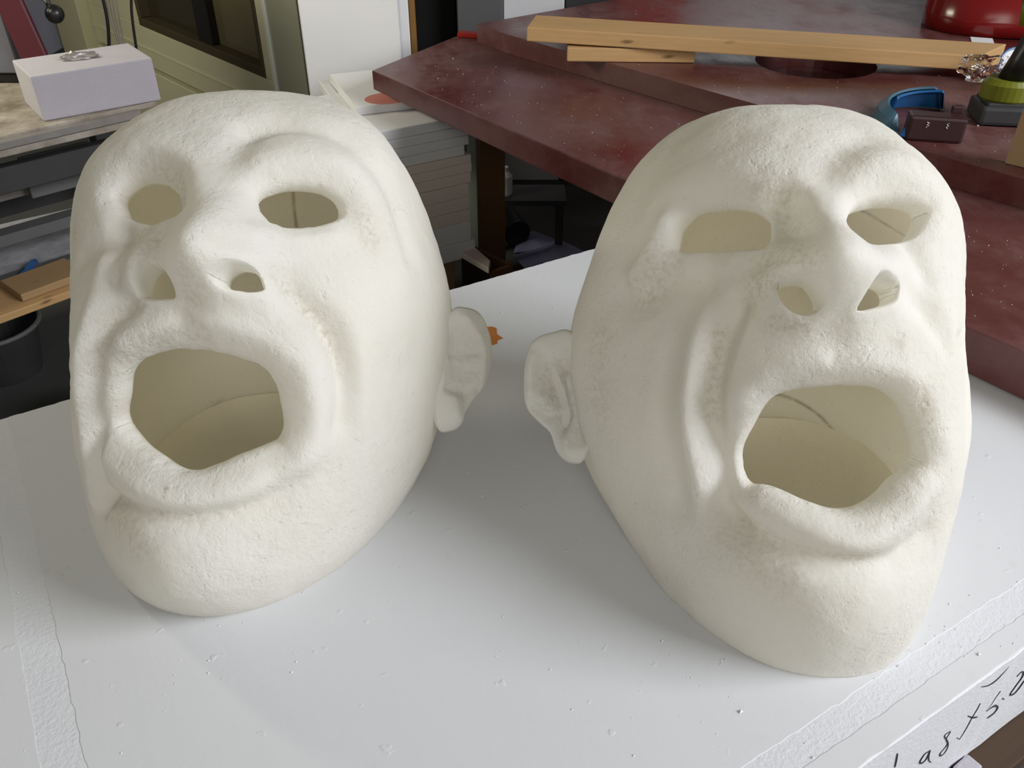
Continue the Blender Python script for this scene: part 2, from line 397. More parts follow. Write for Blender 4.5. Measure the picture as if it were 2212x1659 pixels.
MASK_DATA = {"left":{"w":[-0.0393,-0.0268,0.0299,-0.0029,-0.0039,0.0287,-0.0181,-0.035,0.0,0.0079,-0.0072,-0.0003,-0.0066,0.0019,-0.0388,0.0872,-0.0,-0.0032,0.0324,-0.0004,-0.0004,0.0,0.0228,-0.0344,-0.0,0.0025,-0.0002,0.0043,0.0074,0.0,0.0357,0.0191,0.0,0.0,-0.0,0.0339,-0.0024,-0.0,-0.0135,0.0347,0.001,0.0002,-0.0,-0.0358,0.0443,0.0,0.0002,0.001,0.0212,0.0,-0.0,0.0074,0.0623,0.0002,0.0,-0.0,-0.0575,0.0049,0.0,0.013,-0.0014,0.0151,0.0,0.0,-0.0161,0.0287,0.0,0.0003,0.0001,0.0063,0.0002,0.0,0.0326,0.0629,0.001,-0.0,0.0,-0.083,0.0153,0.0,0.0007,0.0131,-0.0051,0.0002,0.0,-0.0158,0.066,0.0001,-0.0,0.001,-0.0181,0.0043,0.0,-0.0131,0.0561,0.0017,-0.0011,-0.0,-0.0323,0.0344,0.0001,0.0065,0.0101,-0.0216,0.0201,0.0001,-0.0622,0.0505,0.0074,0.0082,-0.001,0.0144,0.0741,0.0088,0.1066,0.0166,0.1422,0.0861,0.012,0.071],"strokes":[{"d":[[0.2676,0.8762,0.4008],[0.2573,0.803,0.5376],[0.4031,0.6865,0.6052],[0.5438,0.5874,0.5994],[0.6602,0.5299,0.5323]],"r":[0.035],"a":[0.0078,0.0156,0.0156,0.0104]},{"d":[[0.1662,0.6583,0.7341],[0.3228,0.556,0.7659],[0.4935,0.4825,0.7236],[0.6464,0.4337,0.6278],[0.7682,0.3386,0.5433],[0.8862,0.2646,0.3802]],"r":[0.02],"a":[-0.0065,-0.0078,-0.0052]},{"d":[[0.2631,0.5624,0.7839],[0.1745,0.654,0.7361],[0.1904,0.7936,0.5779],[0.2304,0.8553,0.4642]],"r":[0.024],"a":[-0.0039,-0.0104,-0.0078]},{"d":[[-0.2457,0.7366,0.6302],[-0.007,0.81,0.5864],[0.1212,0.8634,0.4898]],"r":[0.05],"a":[0.0039,0.0065,0.0078]},{"d":[[-0.4769,0.6831,0.5532],[-0.2697,0.7666,0.5828],[-0.085,0.8182,0.5686],[0.07,0.8796,0.4706]],"r":[0.03],"a":[0.0039,0.0078,0.0078]},{"d":[[-0.3388,0.7908,0.5097],[-0.1696,0.8204,0.5461],[-0.0413,0.8614,0.5062],[0.0184,0.915,0.4031]],"r":[0.016],"a":[-0.0039,-0.0104,-0.0169,-0.0169]},{"d":[[0.2233,0.887,0.4041],[0.2566,0.916,0.3085],[0.2771,0.9376,0.21]],"r":[0.032,0.038,0.048],"a":[0.01,0.022,0.036],"k":"f","v":[0,-0.8,0.6]},{"d":[[0.2442,0.9594,0.1415]],"r":[0.058],"a":[0.04],"k":"f","v":[0,-0.8,0.6]},{"d":[[-0.0922,0.9909,0.0979]],"r":[0.036],"a":[0.026],"k":"f","v":[0,-0.8,0.6]},{"d":[[0.4697,0.8719,0.1381]],"r":[0.04],"a":[0.022],"k":"f","v":[0,-0.8,0.6]},{"d":[[-0.2868,0.9162,0.28],[-0.1802,0.9761,0.1213],[-0.2022,0.9794,-0.0004]],"r":[0.016],"a":[-0.0078,-0.0156,-0.0104]},{"d":[[0.3772,0.8951,0.2378],[0.4789,0.8403,0.2541],[0.554,0.8175,0.1576]],"r":[0.018],"a":[-0.0026,-0.0078,-0.0078]},{"d":[[0.1886,0.9815,-0.0329],[0.1516,0.9817,-0.1148]],"r":[0.022],"a":[-0.0078]},{"d":[[0.528,0.8393,0.1294],[0.6006,0.7992,0.0238],[0.6969,0.7098,-0.103],[0.737,0.6159,-0.2784],[0.7035,0.5511,-0.4488]],"r":[0.016],"a":[-0.013,-0.0156,-0.0078]},{"d":[[0.4549,0.8886,-0.0583],[0.5694,0.808,-0.1512],[0.6236,0.7108,-0.3253],[0.6207,0.6328,-0.463],[0.5606,0.5796,-0.5914]],"r":[0.026],"a":[0.0052,0.013,0.013,0.0078]},{"d":[[0.7637,0.6451,-0.0237],[0.7866,0.5591,-0.2621],[0.7387,0.3385,-0.5829]],"r":[0.018],"a":[0.0013,0.0052,0.0013]},{"d":[[-0.253,0.9595,0.1243],[-0.2541,0.966,-0.0484],[-0.3042,0.9201,-0.2468],[-0.3649,0.8093,-0.4603],[-0.3952,0.6435,-0.6556],[-0.3749,0.4465,-0.8125]],"r":[0.02],"a":[0.0104,0.0156,0.0156,0.0078]},{"d":[[-0.1101,0.9917,-0.0672],[-0.2409,0.9492,-0.2023],[-0.2947,0.8825,-0.3667],[-0.3531,0.7466,-0.5639],[-0.3347,0.607,-0.7208],[-0.3178,0.4517,-0.8336]],"r":[0.014],"a":[-0.0104,-0.0169,-0.0169,-0.013]},{"d":[[-0.711,0.703,-0.0134],[-0.5742,0.7912,-0.2105],[-0.828,0.4119,-0.3805]],"r":[0.02],"a":[-0.0052,-0.013,-0.0052]},{"d":[[-0.1386,0.9611,-0.2389],[0.013,0.9847,-0.174],[0.2205,0.9654,-0.1391],[0.401,0.9047,-0.1441],[0.5088,0.8326,-0.2191]],"r":[0.018],"a":[0.0078]},{"d":[[-0.3215,0.6434,-0.6948],[-0.0145,0.6751,-0.7376],[0.1543,0.667,-0.7289],[0.3347,0.6466,-0.6855],[0.5288,0.6199,-0.5797]],"r":[0.02],"a":[0.0065,0.0091,0.0091,0.0052]},{"d":[[-0.3353,0.4892,-0.8052],[-0.0032,0.6123,-0.7906],[0.157,0.6061,-0.7797],[0.3766,0.5613,-0.737],[0.6136,0.4998,-0.6113]],"r":[0.015],"a":[-0.0156,-0.0156,-0.0104,-0.0026]},{"d":[[0.0868,0.5081,-0.8569]],"r":[0.09],"a":[0.0234]},{"d":[[0.8137,0.5812,-0.0081]],"r":[0.08],"a":[0.0104]},{"d":[[-0.4776,0.867,0.1425],[-0.3105,0.9239,0.2234],[-0.1397,0.9565,0.2563]],"r":[0.02],"a":[-0.0078]},{"d":[[0.4235,0.8574,0.2925],[0.5243,0.798,0.297],[0.623,0.6994,0.3503]],"r":[0.014],"a":[0.0052]},{"d":[[0.528,0.8393,0.1294],[0.6006,0.7992,0.0238],[0.6969,0.7098,-0.103],[0.7343,0.6352,-0.2392]],"r":[0.01],"a":[0.5,0.9,0.4],"k":"stain"},{"d":[[-0.0392,0.9969,-0.0682],[-0.2033,0.9663,-0.1577],[-0.2833,0.8861,-0.3668]],"r":[0.012],"a":[0.6,0.6],"k":"stain"},{"d":[[0.007,0.6142,-0.7891],[0.1725,0.6034,-0.7786],[0.3757,0.5589,-0.7392]],"r":[0.008],"a":[0.7,0.7,0.2],"k":"stain"},{"d":[[0.681,0.5799,0.4472],[0.7468,0.5508,0.3726]],"r":[0.016],"a":[0.7],"k":"stain"},{"d":[[0.2664,0.9624,0.0537],[0.2113,0.9773,-0.0141]],"r":[0.02],"a":[0.6],"k":"stain"},{"d":[[-0.1244,0.9689,0.2138],[-0.0136,0.9845,0.175]],"r":[0.03],"a":[0.8],"k":"stain"},{"d":[[-0.1716,0.9448,-0.2793],[0.0094,0.9758,-0.2184],[0.2149,0.9603,-0.1777]],"r":[0.018],"a":[0.6],"k":"stain"},{"d":[[-0.5996,0.7499,0.2795],[-0.6414,0.7669,0.0227]],"r":[0.02],"a":[0.6],"k":"stain"},{"d":[[-0.2011,0.5395,-0.8176],[-0.018,0.5413,-0.8406]],"r":[0.03],"a":[0.5],"k":"stain"},{"d":[[-0.276,0.8435,0.4608],[-0.1879,0.8268,0.5302],[-0.0515,0.8642,0.5005]],"r":[0.014],"a":[0.8],"k":"stain"},{"d":[[0.0736,0.6906,-0.7195],[0.0798,0.6643,-0.7432]],"r":[0.0025],"a":[1.6],"k":"stain"},{"d":[[0.34,0.8902,-0.3033],[0.5074,0.7792,-0.368]],"r":[0.014],"a":[0.4],"k":"stain"},{"d":[[-0.0557,0.8492,0.5252],[0.0151,0.9,0.4357]],"r":[0.016],"a":[0.6],"k":"stain"},{"d":[[-0.0964,-0.4316,0.8969],[-0.1293,-0.5893,0.7975],[-0.1316,-0.6967,0.7051]],"r":[0.0042],"a":[1],"k":"crack","p":"c"},{"d":[[-0.2964,-0.4497,0.8426],[-0.0821,-0.4569,0.8857],[0.1762,-0.46,0.8703]],"r":[0.0022],"a":[0.6],"k":"crack","p":"c"},{"d":[[-0.5207,-0.4492,-0.726],[-0.5328,-0.6184,-0.5777],[-0.5304,-0.7358,-0.421],[-0.222,-0.9642,-0.1448]],"r":[0.0035],"a":[0.5],"k":"crack","p":"c"}],"holes":[{"d":[[-0.3714,0.82,0.4356],[-0.3145,0.8061,0.5013],[-0.2324,0.8102,0.5381],[-0.1342,0.8357,0.5326],[-0.0474,0.8719,0.4873],[-0.0101,0.9073,0.4204],[-0.0008,0.9339,0.3576],[-0.0927,0.9451,0.3132],[-0.2041,0.9261,0.3174],[-0.2952,0.8937,0.3378],[-0.3434,0.8589,0.38]],"cw":0.018,"cd":0.006,"t":0.03},{"d":[[0.334,0.8412,0.4252],[0.3189,0.8218,0.4722],[0.3641,0.7766,0.5142],[0.4322,0.723,0.539],[0.5202,0.6612,0.5406],[0.5863,0.6215,0.5196],[0.6289,0.6083,0.4842],[0.6439,0.6302,0.4338],[0.5864,0.7155,0.3798],[0.5072,0.7885,0.3478],[0.4361,0.8298,0.3482],[0.379,0.8441,0.3793]],"cw":0.02,"cd":0.006,"t":0.024},{"d":[[-0.049,0.9945,0.0922],[-0.0162,0.9915,0.1293],[0.0587,0.9919,0.1124],[0.1179,0.9917,0.0505],[0.1211,0.9924,-0.0208],[0.0648,0.9969,-0.0453],[-0.0646,0.9969,-0.045],[-0.0758,0.9969,0.0188]],"cw":0.008,"cd":0.002,"t":0.03},{"d":[[0.3239,0.9431,0.0756],[0.3524,0.9281,0.1202],[0.3916,0.9082,0.1477],[0.4404,0.8854,0.1489],[0.479,0.8696,0.1197],[0.4917,0.869,0.055],[0.4424,0.8965,0.0243],[0.3699,0.9288,0.0203],[0.3313,0.9427,0.041]],"cw":0.008,"cd":0.002,"t":0.03},{"d":[[-0.2366,0.839,-0.49],[-0.1922,0.9036,-0.3829],[-0.1058,0.9477,-0.3011],[0.0285,0.9693,-0.2441],[0.1498,0.9628,-0.2248],[0.2685,0.9368,-0.2243],[0.3775,0.895,-0.2375],[0.4784,0.8369,-0.2661],[0.5275,0.7798,-0.337],[0.5429,0.721,-0.4306],[0.5414,0.674,-0.5025],[0.5125,0.6553,-0.5549],[0.4761,0.6612,-0.5797],[0.3619,0.6899,-0.627],[0.2628,0.698,-0.6661],[0.1507,0.6999,-0.6982],[0.0651,0.7078,-0.7035],[-0.0497,0.7236,-0.6885],[-0.1906,0.723,-0.664],[-0.2975,0.7422,-0.6005]],"cw":0.03,"cd":0.012,"t":0.034}],"thick":0.024,"ears":[{"o":[[0.2317,0.0738,0.2105],[0.2448,0.0866,0.2072],[0.2591,0.0945,0.198],[0.2692,0.0907,0.1828],[0.2773,0.0815,0.1649],[0.2813,0.0621,0.1424],[0.2796,0.0451,0.1286],[0.275,0.0313,0.1211],[0.2657,0.0122,0.1142],[0.2595,-0.0035,0.1069],[0.2556,-0.0194,0.0967],[0.244,-0.032,0.0985],[0.2355,-0.0367,0.1039],[0.2272,-0.0304,0.1193],[0.2237,-0.0119,0.1404],[0.2212,0.0161,0.1692],[0.2211,0.0464,0.1975]],"n":[0.6468,-0.5179,0.5599],"t":0.022,"d":0.25,"s":[{"p":[[0.2395,0.0528,0.182],[0.2444,0.026,0.1516]],"r":0.018,"a":-0.006},{"p":[[0.2441,0.0744,0.1967],[0.2628,0.0673,0.1686],[0.2695,0.046,0.1411],[0.2629,0.0187,0.1235]],"r":0.01,"a":0.004},{"p":[[0.2375,0.0031,0.1385],[0.2554,0.0128,0.1268],[0.2672,0.0265,0.1257]],"r":0.008,"a":-0.005},{"p":[[0.242,-0.0062,0.1246],[0.2475,-0.0212,0.1043]],"r":0.014,"a":0.006},{"p":[[0.2371,0.0354,0.1688],[0.262,0.0555,0.1586]],"r":0.006,"a":-0.003}]}],"loc":[-0.315,0.9,0.8],"az":-0.17},"right":{"w":[-0.0121,0.0008,0.0295,-0.0014,-0.0292,0.0094,0.0287,-0.0614,0.0001,0.0246,-0.0379,0.0284,-0.0082,0.0002,0.0853,-0.0604,0.0002,0.0142,-0.0019,0.0685,-0.0009,0.0,-0.0038,-0.0322,-0.0,-0.0023,-0.0,0.0827,-0.0548,0.0,-0.0006,0.0165,-0.0024,-0.0347,-0.0,0.0293,-0.0771,0.0,0.0001,-0.0013,0.1086,-0.0608,0.0,0.0004,-0.0286,0.0061,-0.0032,-0.0,0.0591,-0.1379,0.0,0.0,-0.0196,0.1344,-0.0276,0.0,0.0019,-0.122,0.0009,-0.0001,0.0001,0.1476,-0.1019,0.0,0.0,-0.018,0.0405,-0.0013,0.0,0.0118,-0.1188,0.0001,0.0,0.0014,0.1252,-0.0375,0.0,0.0001,-0.0358,0.0098,0.0002,-0.0,0.0745,-0.1722,-0.0,0.0001,0.005,0.1625,-0.0022,0.0,-0.0021,-0.0683,-0.0008,0.0016,0.0003,0.0835,-0.0275,0.0,0.0011,-0.0109,-0.0168,0.0003,0.0003,0.0187,-0.0431,0.0015,0.0317,-0.0087,0.1163,-0.0526,0.0036,0.0524,-0.0941,0.0465,0.0585,0.0644,0.1325,0.1659,0.0754,0.1561],"strokes":[{"d":[[-0.7632,0.3676,0.5315],[-0.6611,0.4417,0.6066],[-0.5313,0.5692,0.6274],[-0.3979,0.6863,0.6088],[-0.3132,0.7725,0.5525]],"r":[0.036],"a":[0.0052,0.0117,0.0104,0.0039]},{"d":[[-0.1264,0.809,0.5741],[-0.018,0.7755,0.6311],[0.1326,0.7541,0.6432],[0.2785,0.7383,0.6143]],"r":[0.034],"a":[0.0078,0.0156,0.0156,0.0078]},{"d":[[0.0595,0.6061,0.7932],[-0.1024,0.7244,0.6818],[-0.178,0.7876,0.5899]],"r":[0.024],"a":[-0.0039,-0.0078,-0.0065]},{"d":[[-0.5408,0.2708,0.7963],[-0.6896,0.2599,0.676],[-0.8115,0.2724,0.517],[-0.9127,0.2782,0.2994]],"r":[0.028],"a":[-0.0052]},{"d":[[-0.3579,0.8036,0.4755],[-0.3779,0.8402,0.3888]],"r":[0.02],"a":[-0.0234]},{"d":[[-0.7355,0.4936,0.4642],[-0.8154,0.4566,0.3558],[-0.8823,0.3723,0.2881]],"r":[0.02],"a":[0.0182]},{"d":[[-0.9167,0.3379,0.2133],[-0.8246,0.51,0.2446],[-0.7031,0.6725,0.2311]],"r":[0.035],"a":[-0.0117]},{"d":[[-0.2501,0.8411,0.4797],[-0.2605,0.8844,0.3873],[-0.2807,0.9187,0.2779]],"r":[0.032,0.038,0.048],"a":[0.01,0.022,0.036],"k":"f","v":[0,-0.8,0.6]},{"d":[[-0.2354,0.9514,0.1985]],"r":[0.058],"a":[0.04],"k":"f","v":[0,-0.8,0.6]},{"d":[[-0.4632,0.8654,0.191]],"r":[0.042],"a":[0.028],"k":"f","v":[0,-0.8,0.6]},{"d":[[-0.009,0.9825,0.186]],"r":[0.034],"a":[0.018],"k":"f","v":[0,-0.8,0.6]},{"d":[[-0.2475,0.9688,-0.0098],[-0.2223,0.9712,-0.0856]],"r":[0.022],"a":[-0.0065]},{"d":[[0.1489,0.9281,0.3412],[0.2185,0.9499,0.2234]],"r":[0.016],"a":[-0.0078]},{"d":[[-0.5893,0.7949,0.1443],[-0.564,0.7897,0.2412],[-0.5014,0.819,0.2792]],"r":[0.016],"a":[-0.0182,-0.0208,-0.0104]},{"d":[[-0.5864,0.773,0.2419],[-0.6276,0.766,0.1389],[-0.6877,0.7257,-0.0176],[-0.7076,0.6691,-0.2272],[-0.6875,0.6134,-0.3886],[-0.6405,0.5623,-0.523],[-0.5674,0.4933,-0.6593]],"r":[0.02],"a":[0.0104,0.0208,0.026,0.0234,0.0104]},{"d":[[-0.7914,0.6092,0.0496],[-0.8158,0.5173,-0.2584],[-0.7793,0.4376,-0.4486],[-0.6667,0.3639,-0.6504]],"r":[0.022],"a":[-0.0039,-0.0078,-0.0078]},{"d":[[-0.5754,0.8136,0.0834],[-0.6337,0.7734,-0.0139],[-0.6657,0.7256,-0.1743],[-0.6518,0.6635,-0.3673],[-0.5981,0.5944,-0.5376],[-0.5276,0.5184,-0.6729],[-0.4553,0.523,-0.7205]],"r":[0.018],"a":[-0.0156,-0.0234,-0.0221,-0.0182]},{"d":[[-0.5434,0.7862,-0.2943],[-0.4575,0.8633,-0.2131],[-0.2987,0.9364,-0.1845],[-0.0883,0.9777,-0.1903],[0.0879,0.9661,-0.2426]],"r":[0.02],"a":[0.0078]},{"d":[[0.0713,0.9848,0.1585],[0.213,0.9757,0.0516],[0.3262,0.9426,-0.0715]],"r":[0.018],"a":[-0.0091]},{"d":[[0.8978,0.1452,0.4158],[0.9304,0.0697,0.36]],"r":[0.014],"a":[-0.0078]},{"d":[[0.4736,0.8785,-0.0621],[0.9866,0.1582,-0.0393]],"r":[0.014],"a":[-0.0078]},{"d":[[-0.4043,0.6387,-0.6547],[-0.2883,0.6706,-0.6835],[-0.18,0.6723,-0.718],[-0.0692,0.6798,-0.7301],[0.0708,0.7134,-0.6972],[0.1724,0.7537,-0.6342]],"r":[0.022],"a":[0.0078,0.0156,0.0156,0.0104]},{"d":[[-0.5458,0.5064,-0.6675],[-0.3903,0.558,-0.7323],[-0.2316,0.5966,-0.7684],[-0.0969,0.5998,-0.7943],[0.0648,0.5861,-0.8077],[0.2121,0.5963,-0.7743]],"r":[0.017],"a":[-0.0104,-0.013,-0.013,-0.0065]},{"d":[[-0.1159,0.4889,-0.8646]],"r":[0.09],"a":[0.0234]},{"d":[[-0.2287,0.9612,-0.1541],[-0.0783,0.9906,-0.1123],[0.0301,0.9948,-0.0971]],"r":[0.008],"a":[-0.0026]},{"d":[[-0.3674,0.7896,0.4915],[-0.3526,0.8454,0.4013]],"r":[0.016],"a":[0.7],"k":"stain"},{"d":[[-0.4804,0.877,0.0014],[-0.3519,0.9359,-0.0179]],"r":[0.012],"a":[0.8],"k":"stain"},{"d":[[-0.6445,0.7645,-0.0145],[-0.6686,0.723,-0.1741],[-0.6526,0.6628,-0.3671]],"r":[0.01],"a":[0.7],"k":"stain"},{"d":[[-0.4688,0.5133,-0.7188],[-0.2963,0.6007,-0.7426],[-0.1025,0.6138,-0.7828],[0.0018,0.6235,-0.7818]],"r":[0.008],"a":[0.7,0.5,0.7,0.4],"k":"stain"},{"d":[[-0.4131,0.7162,0.5625],[-0.3381,0.781,0.5251]],"r":[0.016],"a":[0.7],"k":"stain"},{"d":[[-0.5286,0.8335,0.1608],[-0.4773,0.8368,0.2681],[-0.3959,0.8841,0.2484]],"r":[0.02],"a":[0.8],"k":"stain"},{"d":[[-0.8004,0.4938,0.3399],[-0.8841,0.4207,0.2035]],"r":[0.03],"a":[0.6],"k":"stain"},{"d":[[-0.9819,0.1802,0.059],[-0.9688,0.1104,-0.2219]],"r":[0.03],"a":[0.5],"k":"stain"},{"d":[[-0.4271,0.4971,-0.7553],[-0.2756,0.5471,-0.7904]],"r":[0.04],"a":[0.5],"k":"stain"},{"d":[[-0.2761,0.96,-0.0468],[-0.1961,0.9806,0.0065]],"r":[0.02],"a":[0.3],"k":"stain"},{"d":[[0.1718,0.9447,-0.2792],[0.2069,0.8745,-0.4387]],"r":[0.014],"a":[0.6],"k":"stain"},{"d":[[-0.01,-0.9858,-0.1677],[0.1771,-0.9661,-0.1881],[0.3438,-0.8946,-0.2856],[0.4329,-0.81,-0.3956],[0.5138,-0.6638,-0.5435]],"r":[0.0034],"a":[0.6,1,1,0.4],"k":"crack","p":"c"},{"d":[[0.4816,-0.4969,-0.7219],[0.4746,-0.4258,-0.7703]],"r":[0.002],"a":[0.5],"k":"crack","p":"c"},{"d":[[0.4107,-0.4218,0.8083],[0.4926,-0.3771,0.7843],[0.6128,-0.3237,0.7209],[0.7036,-0.2555,0.6631]],"r":[0.0034],"a":[1,1,0.5],"k":"crack","p":"c"},{"d":[[0.5134,-0.1432,0.8461],[0.5396,-0.1688,0.8248]],"r":[0.003],"a":[1],"k":"crack","p":"c"}],"holes":[{"d":[[-0.744,0.5095,0.4323],[-0.7146,0.5067,0.4823],[-0.656,0.5292,0.5382],[-0.5852,0.6043,0.5406],[-0.4986,0.6841,0.5323],[-0.4357,0.7476,0.5012],[-0.4064,0.7856,0.4666],[-0.4292,0.8135,0.3923],[-0.4731,0.8151,0.3344],[-0.5469,0.7693,0.3303],[-0.6524,0.6725,0.3495],[-0.7487,0.5533,0.3651],[-0.7664,0.5131,0.3864]],"cw":0.018,"cd":0.006,"t":0.024},{"d":[[-0.1391,0.8791,0.4559],[-0.0895,0.8591,0.5039],[-0.0035,0.8419,0.5395],[0.0976,0.8243,0.5576],[0.2049,0.803,0.5597],[0.286,0.7888,0.5441],[0.3015,0.807,0.5078],[0.2421,0.8718,0.4258],[0.152,0.9119,0.3811],[-0.0853,0.9435,0.3201],[-0.1649,0.9223,0.3494],[-0.178,0.9016,0.3944]],"cw":0.018,"cd":0.006,"t":0.03},{"d":[[-0.4856,0.8599,0.1576],[-0.4447,0.8769,0.1824],[-0.3737,0.9101,0.179],[-0.3221,0.938,0.1285],[-0.3013,0.9513,0.0656],[-0.3457,0.9381,0.0223],[-0.4211,0.9059,0.0446],[-0.4687,0.878,0.0973]],"cw":0.01,"cd":0.004,"t":0.03},{"d":[[-0.1003,0.9761,0.1926],[-0.0292,0.9812,0.1909],[0.056,0.9846,0.1658],[0.0309,0.9956,0.0888],[-0.0645,0.9968,0.0466],[-0.1635,0.9859,0.0366],[-0.1519,0.9825,0.1076]],"cw":0.008,"cd":0.002,"t":0.03},{"d":[[-0.533,0.7356,-0.4181],[-0.4748,0.826,-0.3039],[-0.391,0.8818,-0.2638],[-0.2923,0.9221,-0.2536],[-0.1349,0.959,-0.2494],[0.0155,0.9628,-0.2697],[0.1335,0.9267,-0.3514],[0.1952,0.86,-0.4714],[0.2234,0.7932,-0.5665],[0.1659,0.7733,-0.6119],[0.0998,0.7604,-0.6417],[0.0411,0.7339,-0.678],[-0.0466,0.712,-0.7006],[-0.138,0.7034,-0.6973],[-0.2379,0.6995,-0.6739],[-0.3403,0.6862,-0.6429],[-0.4169,0.6615,-0.6234],[-0.4801,0.621,-0.6195],[-0.5336,0.6171,-0.5783],[-0.5603,0.6585,-0.5024]],"cw":0.028,"cd":0.01,"t":0.032}],"thick":0.024,"ears":[{"o":[[-0.2803,0.0393,0.2108],[-0.2952,0.0405,0.2061],[-0.3119,0.041,0.1999],[-0.323,0.0372,0.1904],[-0.3298,0.0227,0.1695],[-0.3309,0.0054,0.1474],[-0.3276,-0.0094,0.1303],[-0.3148,-0.0225,0.1192],[-0.2994,-0.0344,0.1108],[-0.2929,-0.0478,0.0967],[-0.2847,-0.057,0.0886],[-0.2739,-0.0626,0.0861],[-0.2615,-0.0637,0.0899],[-0.2522,-0.0526,0.1077],[-0.2467,-0.0332,0.1343],[-0.2492,-0.0086,0.164],[-0.2587,0.0177,0.1929],[-0.2678,0.0319,0.2068]],"n":[-0.2519,-0.7557,0.6046],"t":0.02,"d":0.8,"s":[{"p":[[-0.2981,0.0124,0.1698],[-0.2845,-0.0149,0.1413],[-0.2808,-0.033,0.1203]],"r":0.016,"a":-0.01},{"p":[[-0.2784,0.0029,0.1661],[-0.272,-0.0176,0.1433],[-0.2688,-0.0286,0.1308],[-0.2798,-0.0418,0.1097]],"r":0.005,"a":0.006},{"p":[[-0.259,-0.0237,0.141],[-0.256,-0.0484,0.1114]],"r":0.012,"a":-0.008},{"p":[[-0.3203,0.0277,0.1797],[-0.3203,-0.0004,0.1446]],"r":0.008,"a":0.004},{"p":[[-0.3148,-0.0138,0.1301],[-0.2983,-0.0225,0.1262]],"r":0.008,"a":-0.004},{"p":[[-0.2766,-0.0528,0.0973]],"r":0.012,"a":0.006},{"p":[[-0.3037,-0.0074,0.1427],[-0.2982,-0.0155,0.1349]],"r":0.01,"a":0.005}]}],"loc":[0.345,0.845,0.8],"az":0.0}}
# ---------------------------------------------------------------- foam materials
def foam_mat():
    t = NT('mask_foam')
    at = t.n('ShaderNodeAttribute', _attribute_name='stain'); ck = t.n('ShaderNodeAttribute', _attribute_name='crack')
    big = t.noise(9, 3); mid = t.noise(38, 6, .65)
    col = t.mix(t.ramp(big, [(.3, 0), (.7, 1)]), (.865, .86, .835), (.875, .88, .875))
    col = t.mix(t.math('MULTIPLY', t.ramp(mid, [(.52, 0), (.75, 1)]), .22), col, (.72, .69, .61))
    grit = t.ramp(t.noise(170, 5, .7), [(.45, .15), (.62, 1)])
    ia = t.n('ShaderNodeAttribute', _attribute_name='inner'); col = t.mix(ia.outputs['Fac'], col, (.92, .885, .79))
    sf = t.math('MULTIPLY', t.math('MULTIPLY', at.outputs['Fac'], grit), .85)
    col = t.mix(sf, col, (.46, .42, .35))  # one grey-brown for real dirt and for the painted shade
    spots = t.ramp(t.noise(75, 2), [(.72, 0), (.78, 1)]); col = t.mix(t.math('MULTIPLY', spots, .35), col, (.5, .5, .46))
    col = t.mix(t.math('MULTIPLY', ck.outputs['Fac'], t.ramp(t.noise(60, 3), [(.3, .4), (.55, 1)])), col, (.28, .17, .06))
    # trowel strokes, lumps and pits
    nb = t.bump(t.noise(11, 3, .5, stretch=(1, 2.5, 1)), .22, .010)
    rgh = t.ramp(t.noise(7, 2), [(.40, .18), (.62, 1)])
    nb = t.bump(t.math('MULTIPLY', t.noise(150, 5, .65), rgh), .60, .0040, nb)
    pits = t.ramp(t.noise(85, 2), [(.30, 0), (.38, 1)]); nb = t.bump(t.math('MULTIPLY', pits, rgh), .5, .0015, nb)
    nb = t.bump(t.noise(480, 3, .6), .22, .0009, nb)
    t.out(col, .92, nb, spec=.1)
    # stiff foam lets a little warm light through to the hollow inside
    tr = t.n('ShaderNodeBsdfTranslucent'); tr.inputs[0].default_value = (.98, .95, .85, 1); t.l(nb, tr.inputs['Normal'])
    mx = t.n('ShaderNodeMixShader'); mx.inputs[0].default_value = .38
    t.l(t.b.outputs[0], mx.inputs[1]); t.l(tr.outputs[0], mx.inputs[2]); t.l(mx.outputs[0], t.t.nodes['Material Output'].inputs[0])
    return t.m
M_FOAM = foam_mat()

def slab_mat(name, rough_skin=False, tint=(.66, .675, .705)):
    t = NT(name)
    f = t.noise(2.2, 4); col = t.mix(f, tuple(v * .985 for v in tint), tint)
    if rough_skin:
        nb = t.bump(t.noise(170, 4, .6), .4, .0025); nb = t.bump(t.noise(420, 2), .3, .001, nb)
    else:
        nb = t.bump(t.noise(18, 3, stretch=(1, .25, 1)), .15, .004)
        dots = t.ramp(t.noise(48, 2), [(.70, 0), (.76, 1)]); nb = t.bump(dots, .25, .002, nb)
        nb = t.bump(t.noise(300, 3), .12, .001, nb)
        col = t.mix(t.math('MULTIPLY', t.ramp(t.noise(30, 3), [(.66, 0), (.75, 1)]), .35), col, (.60, .60, .60))
    return t.out(col, .62, nb, spec=.3)
M_SLAB = slab_mat('slab_skin'); M_SLAB_ROUGH = slab_mat('slab_torn', True, (.69, .705, .75))

